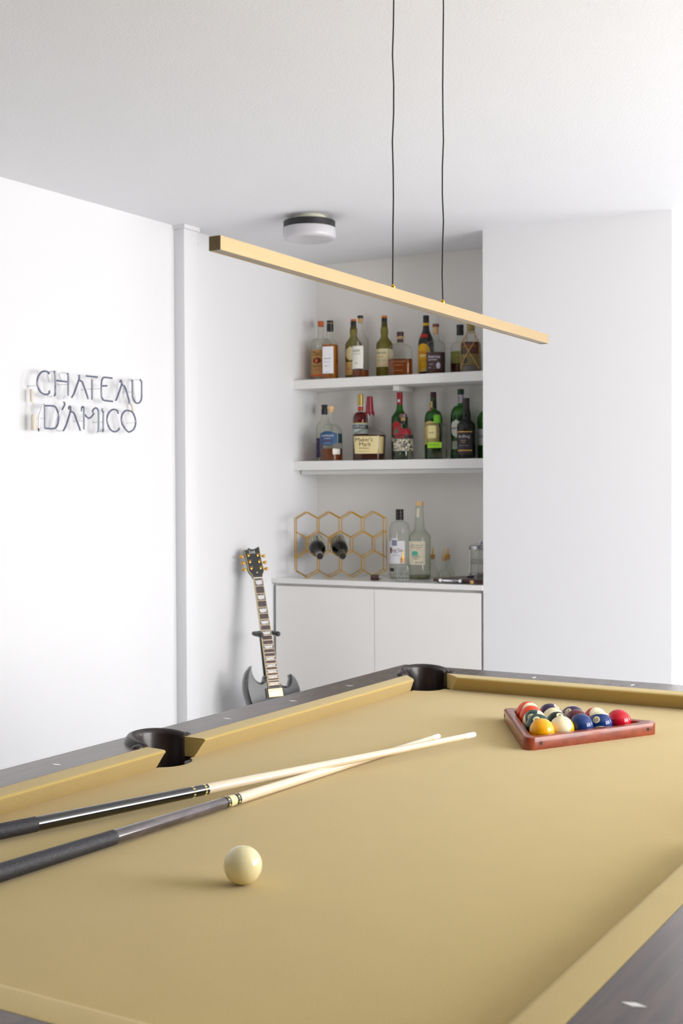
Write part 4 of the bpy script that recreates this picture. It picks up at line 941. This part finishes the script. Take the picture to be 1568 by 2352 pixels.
# the two wine bottles lying in the middle row, necks towards the room
def wine(xk, label, capm, lab):
    Mr = Matrix.Rotation(RA, 4, 'Z')
    R = .0372
    zf = zr[2] + 1.155 * (.0150 + WR) + .0006; zb = zr[2] + 1.155 * (R + WR) + .0006        # axis height on the front and back wires
    tilt = math.atan2(zb - zf, DEP); off = .222
    base = wr_c + Mr @ Vector((X(xk), off * cos(tilt), zf + off * sin(tilt)))
    e = Matrix.Rotation(RA, 4, 'Z') @ Matrix.Rotation(radians(90) + tilt, 4, 'X')
    b = Bottle('wine_bottle', label, 0, 0, 0, [(0, .034), (.004, R), (.150, R)] + shoulder(.150, R, .205, .0150, 's') + [(.215, .0138), (.262, .0138)], G_BLACK, group='wine bottles in the rack', world=base, rot=e.to_euler())
    b.cap(.205, .268, .0150, capm, 'foil').cap(.2675, .2685, .0125, BLACKP, 'foil_top')
    b.label(-170, 170, .03, .125, lab)
    return b
b = wine(2, 'dark wine bottle with pale label and white neck ring in the left rack cell', BLACKP, P('sand_wine_label', (196, 190, 160)))
b.cap(.246, .251, .0156, WHT, 'neck_ring'); b.cap(.226, .2285, .0150, P('copper_neck_line', (176, 126, 84), .35), 'neck_line')
wine(4, 'dark green wine bottle with tan label in the right rack cell', P('dark_olive_foil', (38, 44, 30), .3), P('tan_wine_label', (150, 134, 88)))

# ------------------------------------------------------------------ electric guitar on its stand
gn = Vector((-0.49, -0.872, 0)).normalized(); LEAN = radians(18.0)
gx = Vector((-gn.y, gn.x, 0)) * 1.0                       # to the viewer's right along the face
gyv = Vector((0, 0, 1)) * cos(LEAN) - gn * sin(LEAN)      # up the neck
gz = gx.cross(gyv)
mid = Vector((1.2912, 1.4301, 0.7388)); nut = mid + gyv * 0.237
gm = Matrix((gx, gyv, gz)).transposed().to_4x4(); gm.translation = nut
gt = thing('electric_guitar', 'gloss black double-horned electric guitar with gold hardware leaning by the cabinet', 'guitar', nut, gm.to_euler())
OUT = [(-.091, -.380), (-.113, -.405), (-.127, -.44), (-.132, -.484), (-.126, -.53), (-.118, -.575), (-.122, -.62), (-.145, -.67), (-.163, -.72), (-.160, -.77), (-.13, -.81), (-.07, -.83), (0, -.833), (.07, -.83), (.13, -.812), (.162, -.775), (.165, -.73), (.148, -.68), (.126, -.63), (.12, -.585), (.126, -.54), (.131, -.51), (.127, -.475), (.113, -.445), (.091, -.429)]
INN = [(.091, -.429), (.087, -.455), (.072, -.476), (.050, -.475), (.034, -.458), (.029, -.44), (-.029, -.425), (-.040, -.446), (-.058, -.454), (-.077, -.437), (-.087, -.41), (-.091, -.380)]
o2 = [(p.x, p.y) for p in crom([(x, y, 0) for x, y in OUT], 3)]
i2 = [(p.x, p.y) for p in crom([(x, y, 0) for x, y in INN[:6]], 3)] + [(p.x, p.y) for p in crom([(x, y, 0) for x, y in INN[6:]], 3)]
bodyp = o2[:-1] + i2[:-1]
HT = [(-.091, -.380), (.091, -.429)]
def inset(pts, d):
    n = len(pts); out = []
    for i in range(n):
        a = Vector(pts[i - 1]); b_ = Vector(pts[(i + 1) % n]); t = (b_ - a); t = t.normalized() if t.length > 1e-9 else Vector((1, 0)); nrm = Vector((-t.y, t.x))
        k = min(1.0, 0.12 + min((Vector(pts[i]) - Vector(q_)).length for q_ in HT) / 0.06)
        out.append((pts[i][0] + nrm.x * d * k, pts[i][1] + nrm.y * d * k))
    return out
rs = []
ZF = -0.004
for d, z in ((.006, ZF - .040), (0.0, ZF - .036), (0.0, ZF - .013), (.006, ZF - .004), (.011, ZF)):
    rs.append([(x, y, z) for x, y in inset(bodyp, d)])
MB().rings(rs).build('body', GLACQ, gt, angle=28)
# neck, fretboard with frets and inlays
SCALE = .628
def fy(n): return -SCALE * (1 - 2 ** (-n / 12))
def wd(y): return .0215 + (.0285 - .0215) * (-y / .479)
nk = []
for y in (0.012, -.02, -.2, -.40, -.47):
    w = wd(min(0, y)); ring = []
    for i in range(13):
        a = pi * i / 12; ring.append((w * cos(a), y, -.004 - .021 * sin(a)))
    nk.append(ring)
MB().rings(nk).build('neck', GBLACK, gt, angle=60)
fb = MB().add([(-wd(0), .0, -.0045), (wd(0), .0, -.0045), (wd(-.479), -.479, -.0045), (-wd(-.479), -.479, -.0045), (-wd(0) + .0015, 0, .0008), (wd(0) - .0015, 0, .0008), (wd(-.479) - .0015, -.479, .0008), (-wd(-.479) + .0015, -.479, .0008)],
              [(0, 1, 2, 3), (4, 5, 6, 7), (0, 1, 5, 4), (1, 2, 6, 5), (2, 3, 7, 6), (3, 0, 4, 7)]).build('fretboard', ROSEW, gt, smooth=False)
for s_ in (-1, 1):
    MB().add([(s_ * wd(0), 0, -.0045), (s_ * wd(-.479), -.480, -.0045), (s_ * wd(-.479), -.480, .0009), (s_ * wd(0), 0, .0009), (s_ * (wd(0) - .002), 0, -.0045), (s_ * (wd(-.479) - .002), -.480, -.0045), (s_ * (wd(-.479) - .002), -.480, .0012), (s_ * (wd(0) - .002), 0, .0012)],
             [(0, 1, 2, 3), (4, 5, 6, 7), (0, 1, 5, 4), (1, 2, 6, 5), (2, 3, 7, 6), (3, 0, 4, 7)]).build('binding', BINDING, gt, smooth=False)
for n in range(1, 25):
    y = fy(n); w = wd(y) - .001; MB().box(-w, w, y - .0011, y + .0011, .0006, .0018).build('fret', FRETM, fb, smooth=False)
for n in (1, 3, 5, 7, 9, 12, 15, 17, 19, 21, 24):
    ya, yb = fy(n - 1), fy(n); g = (ya - yb); m_ = (ya + yb) / 2; h_ = g * .36; w = wd(m_) - .0055
    MB().prism([(-w, m_ + h_ * .8), (-w * .4, m_ + h_ * .55), (0, m_ + h_ * .8), (w * .5, m_ + h_ * .6), (w, m_ + h_), (w * .86, m_ - h_ * .9), (w * .3, m_ - h_ * .7), (-w * .1, m_ - h_), (-w * .85, m_ - h_ * .75)], .0004, .0011).build('inlay', PEARL, fb, smooth=False)
MB().box(-.0215, .0215, -.0005, .0042, -.004, .003).build('nut', mat('bone', (240, 232, 216), .4), gt, smooth=False)
# headstock, tilted back
HO = [(-.0212, .004), (-.0235, .014), (-.030, .026), (-.0365, .036), (-.0350, .075), (-.0385, .139), (-.030, .1365), (-.022, .139), (-.013, .1475), (-.006, .142), (.004, .1400), (.018, .1430), (.0385, .153), (.0355, .11), (.0352, .075), (.0365, .036), (.030, .026), (.0235, .014), (.0212, .004)]
HO3 = MB().prism(HO, -.0155, -.001)
hobj = HO3.build('headstock', GBLACK, gt, rot=(radians(-9), 0, 0), smooth=False)
bl = MB().tube([(x - (.0006 if x < 0 else -.0006), y, -.0012) for x, y in HO[:6]], .0013, 5).build('binding', BINDING, hobj)
MB().tube([(x + .0006, y, -.0012) for x, y in HO[12:]], .0010, 5).build('binding', BINDING, hobj)
for s_ in (-1, 1):
    for j, y in enumerate((.050, .081, .112)):
        x = s_ * .0225
        MB().lathe([(-.001, .0062), (.002, .0062), (.003, .0036), (.010, .0034), (.0105, .0028)], 14, c=(x, y, 0)).build('tuner_post', GOLD, hobj)
        MB().tube([(s_ * .034, y - .002, -.010), (s_ * .046, y - .002, -.010)], .0022, 6).build('tuner_shaft', GOLD, hobj)
        MB().lathe([(-.009, .003), (-.006, .0062), (.002, .0078), (.007, .0072), (.009, .003)], 10, axis='x', c=(s_ * .054, y - .002, -.010)).build('tuner_button', GOLD, hobj)
MB().lathe([(-.001, .003), (.0012, .003), (.002, .0015)], 10, c=(.001, .028, 0)).build('truss_screw', GOLDL, hobj)
vs, fs = text_geo('Ltd', .022, .026)
MB().add([(x - .001, y + .1275, -.0006) for x, y in vs], fs).build('logo', WHT, hobj)
# pickups, bridge, strings, pickguard screws
def pickup(y):
    pk = MB().box(-.044, .044, y - .022, y + .022, ZF - .002, ZF + .0035).build('pickup', BLACKP, gt, smooth=False, bevel=.002)
    MB().box(-.0345, .0345, y - .0185, y + .0185, ZF + .003, ZF + .0095).build('cover', GOLDL, pk, smooth=False, bevel=.0025)
    for i in range(6): MB().lathe([(ZF + .009, .0022), (ZF + .0102, .0022)], 10, c=(-.0255 + .0102 * i, y + .009, 0)).build('pole_screw', GOLD, pk)
pickup(-.505); pickup(-.600)
br = MB().box(-.042, .042, -.634, -.622, ZF + .002, ZF + .014).build('bridge', GOLD, gt, smooth=False, bevel=.003)
MB().box(-.045, .045, -.672, -.660, ZF + .002, ZF + .012).build('tailpiece', GOLD, gt, smooth=False, bevel=.004)
for (x, y) in ((.10, -.66), (.12, -.70), (.085, -.72), (.13, -.745)):
    MB().lathe([(ZF, .0125), (ZF + .012, .0115), (ZF + .016, .0095)], 20, c=(x, y, 0)).build('knob', GOLD, gt)
for i in range(6):
    a = -.0165 + .0066 * i; b_ = -.0255 + .0102 * i
    MB().tube([(a, .003, .0032), (b_, -.626, ZF + .0152)], .00035, 4).build('string', STEEL, gt)
# stand
FOOT = nut + gyv * (-.85); GF = Vector((FOOT.x, FOOT.y, 0))
back = Vector((-gn.x, -gn.y, 0))
gs = thing('guitar_stand', 'black tubular guitar stand with padded yoke arms behind the guitar', 'guitar stand', GF + back * .10)
def loc(p): return Vector(p) - (GF + back * .10)
yk = nut + gyv * (-.233)
top_ = yk - gz * .050
MB().tube([Vector((0, 0, .14)), loc(top_)], .010, 10).build('post', BLACKM, gs)
MB().tube([loc(top_ - gx * .037), loc(top_ + gx * .045)], .009, 10).build('yoke', BLACKM, gs)
for s_ in (-1, 1):
    st = top_ + gx * (.0405 * s_ + .004); en = st + gn * .080
    MB().tube([loc(st), loc(st + (en - st) * .2), loc(en - gn * .004), loc(en)], [.0090, .0112, .0112, .007], 12).build('padded_arm', BLACKP, gs)
for hdg in (0.0, 2.1, 4.2):
    d = Matrix.Rotation(hdg, 3, 'Z') @ back * -1
    MB().tube([Vector((0, 0, .15)), Vector((d.x * .15, d.y * .15, .06)), Vector((d.x * .20, d.y * .20, .008))], .008, 8).build('leg', BLACKM, gs)
cr_ = nut + gyv * (-.842) - gz * .02
for s_ in (-1, 1):
    MB().tube([Vector((0, 0, .15)), loc(cr_ + gx * .09 * s_ - gz * .03), loc(cr_ + gx * .09 * s_ + gz * .03), loc(cr_ + gx * .09 * s_ + gz * .03 + gyv * .025)], .008, 8).build('cradle_arm', BLACKM, gs)
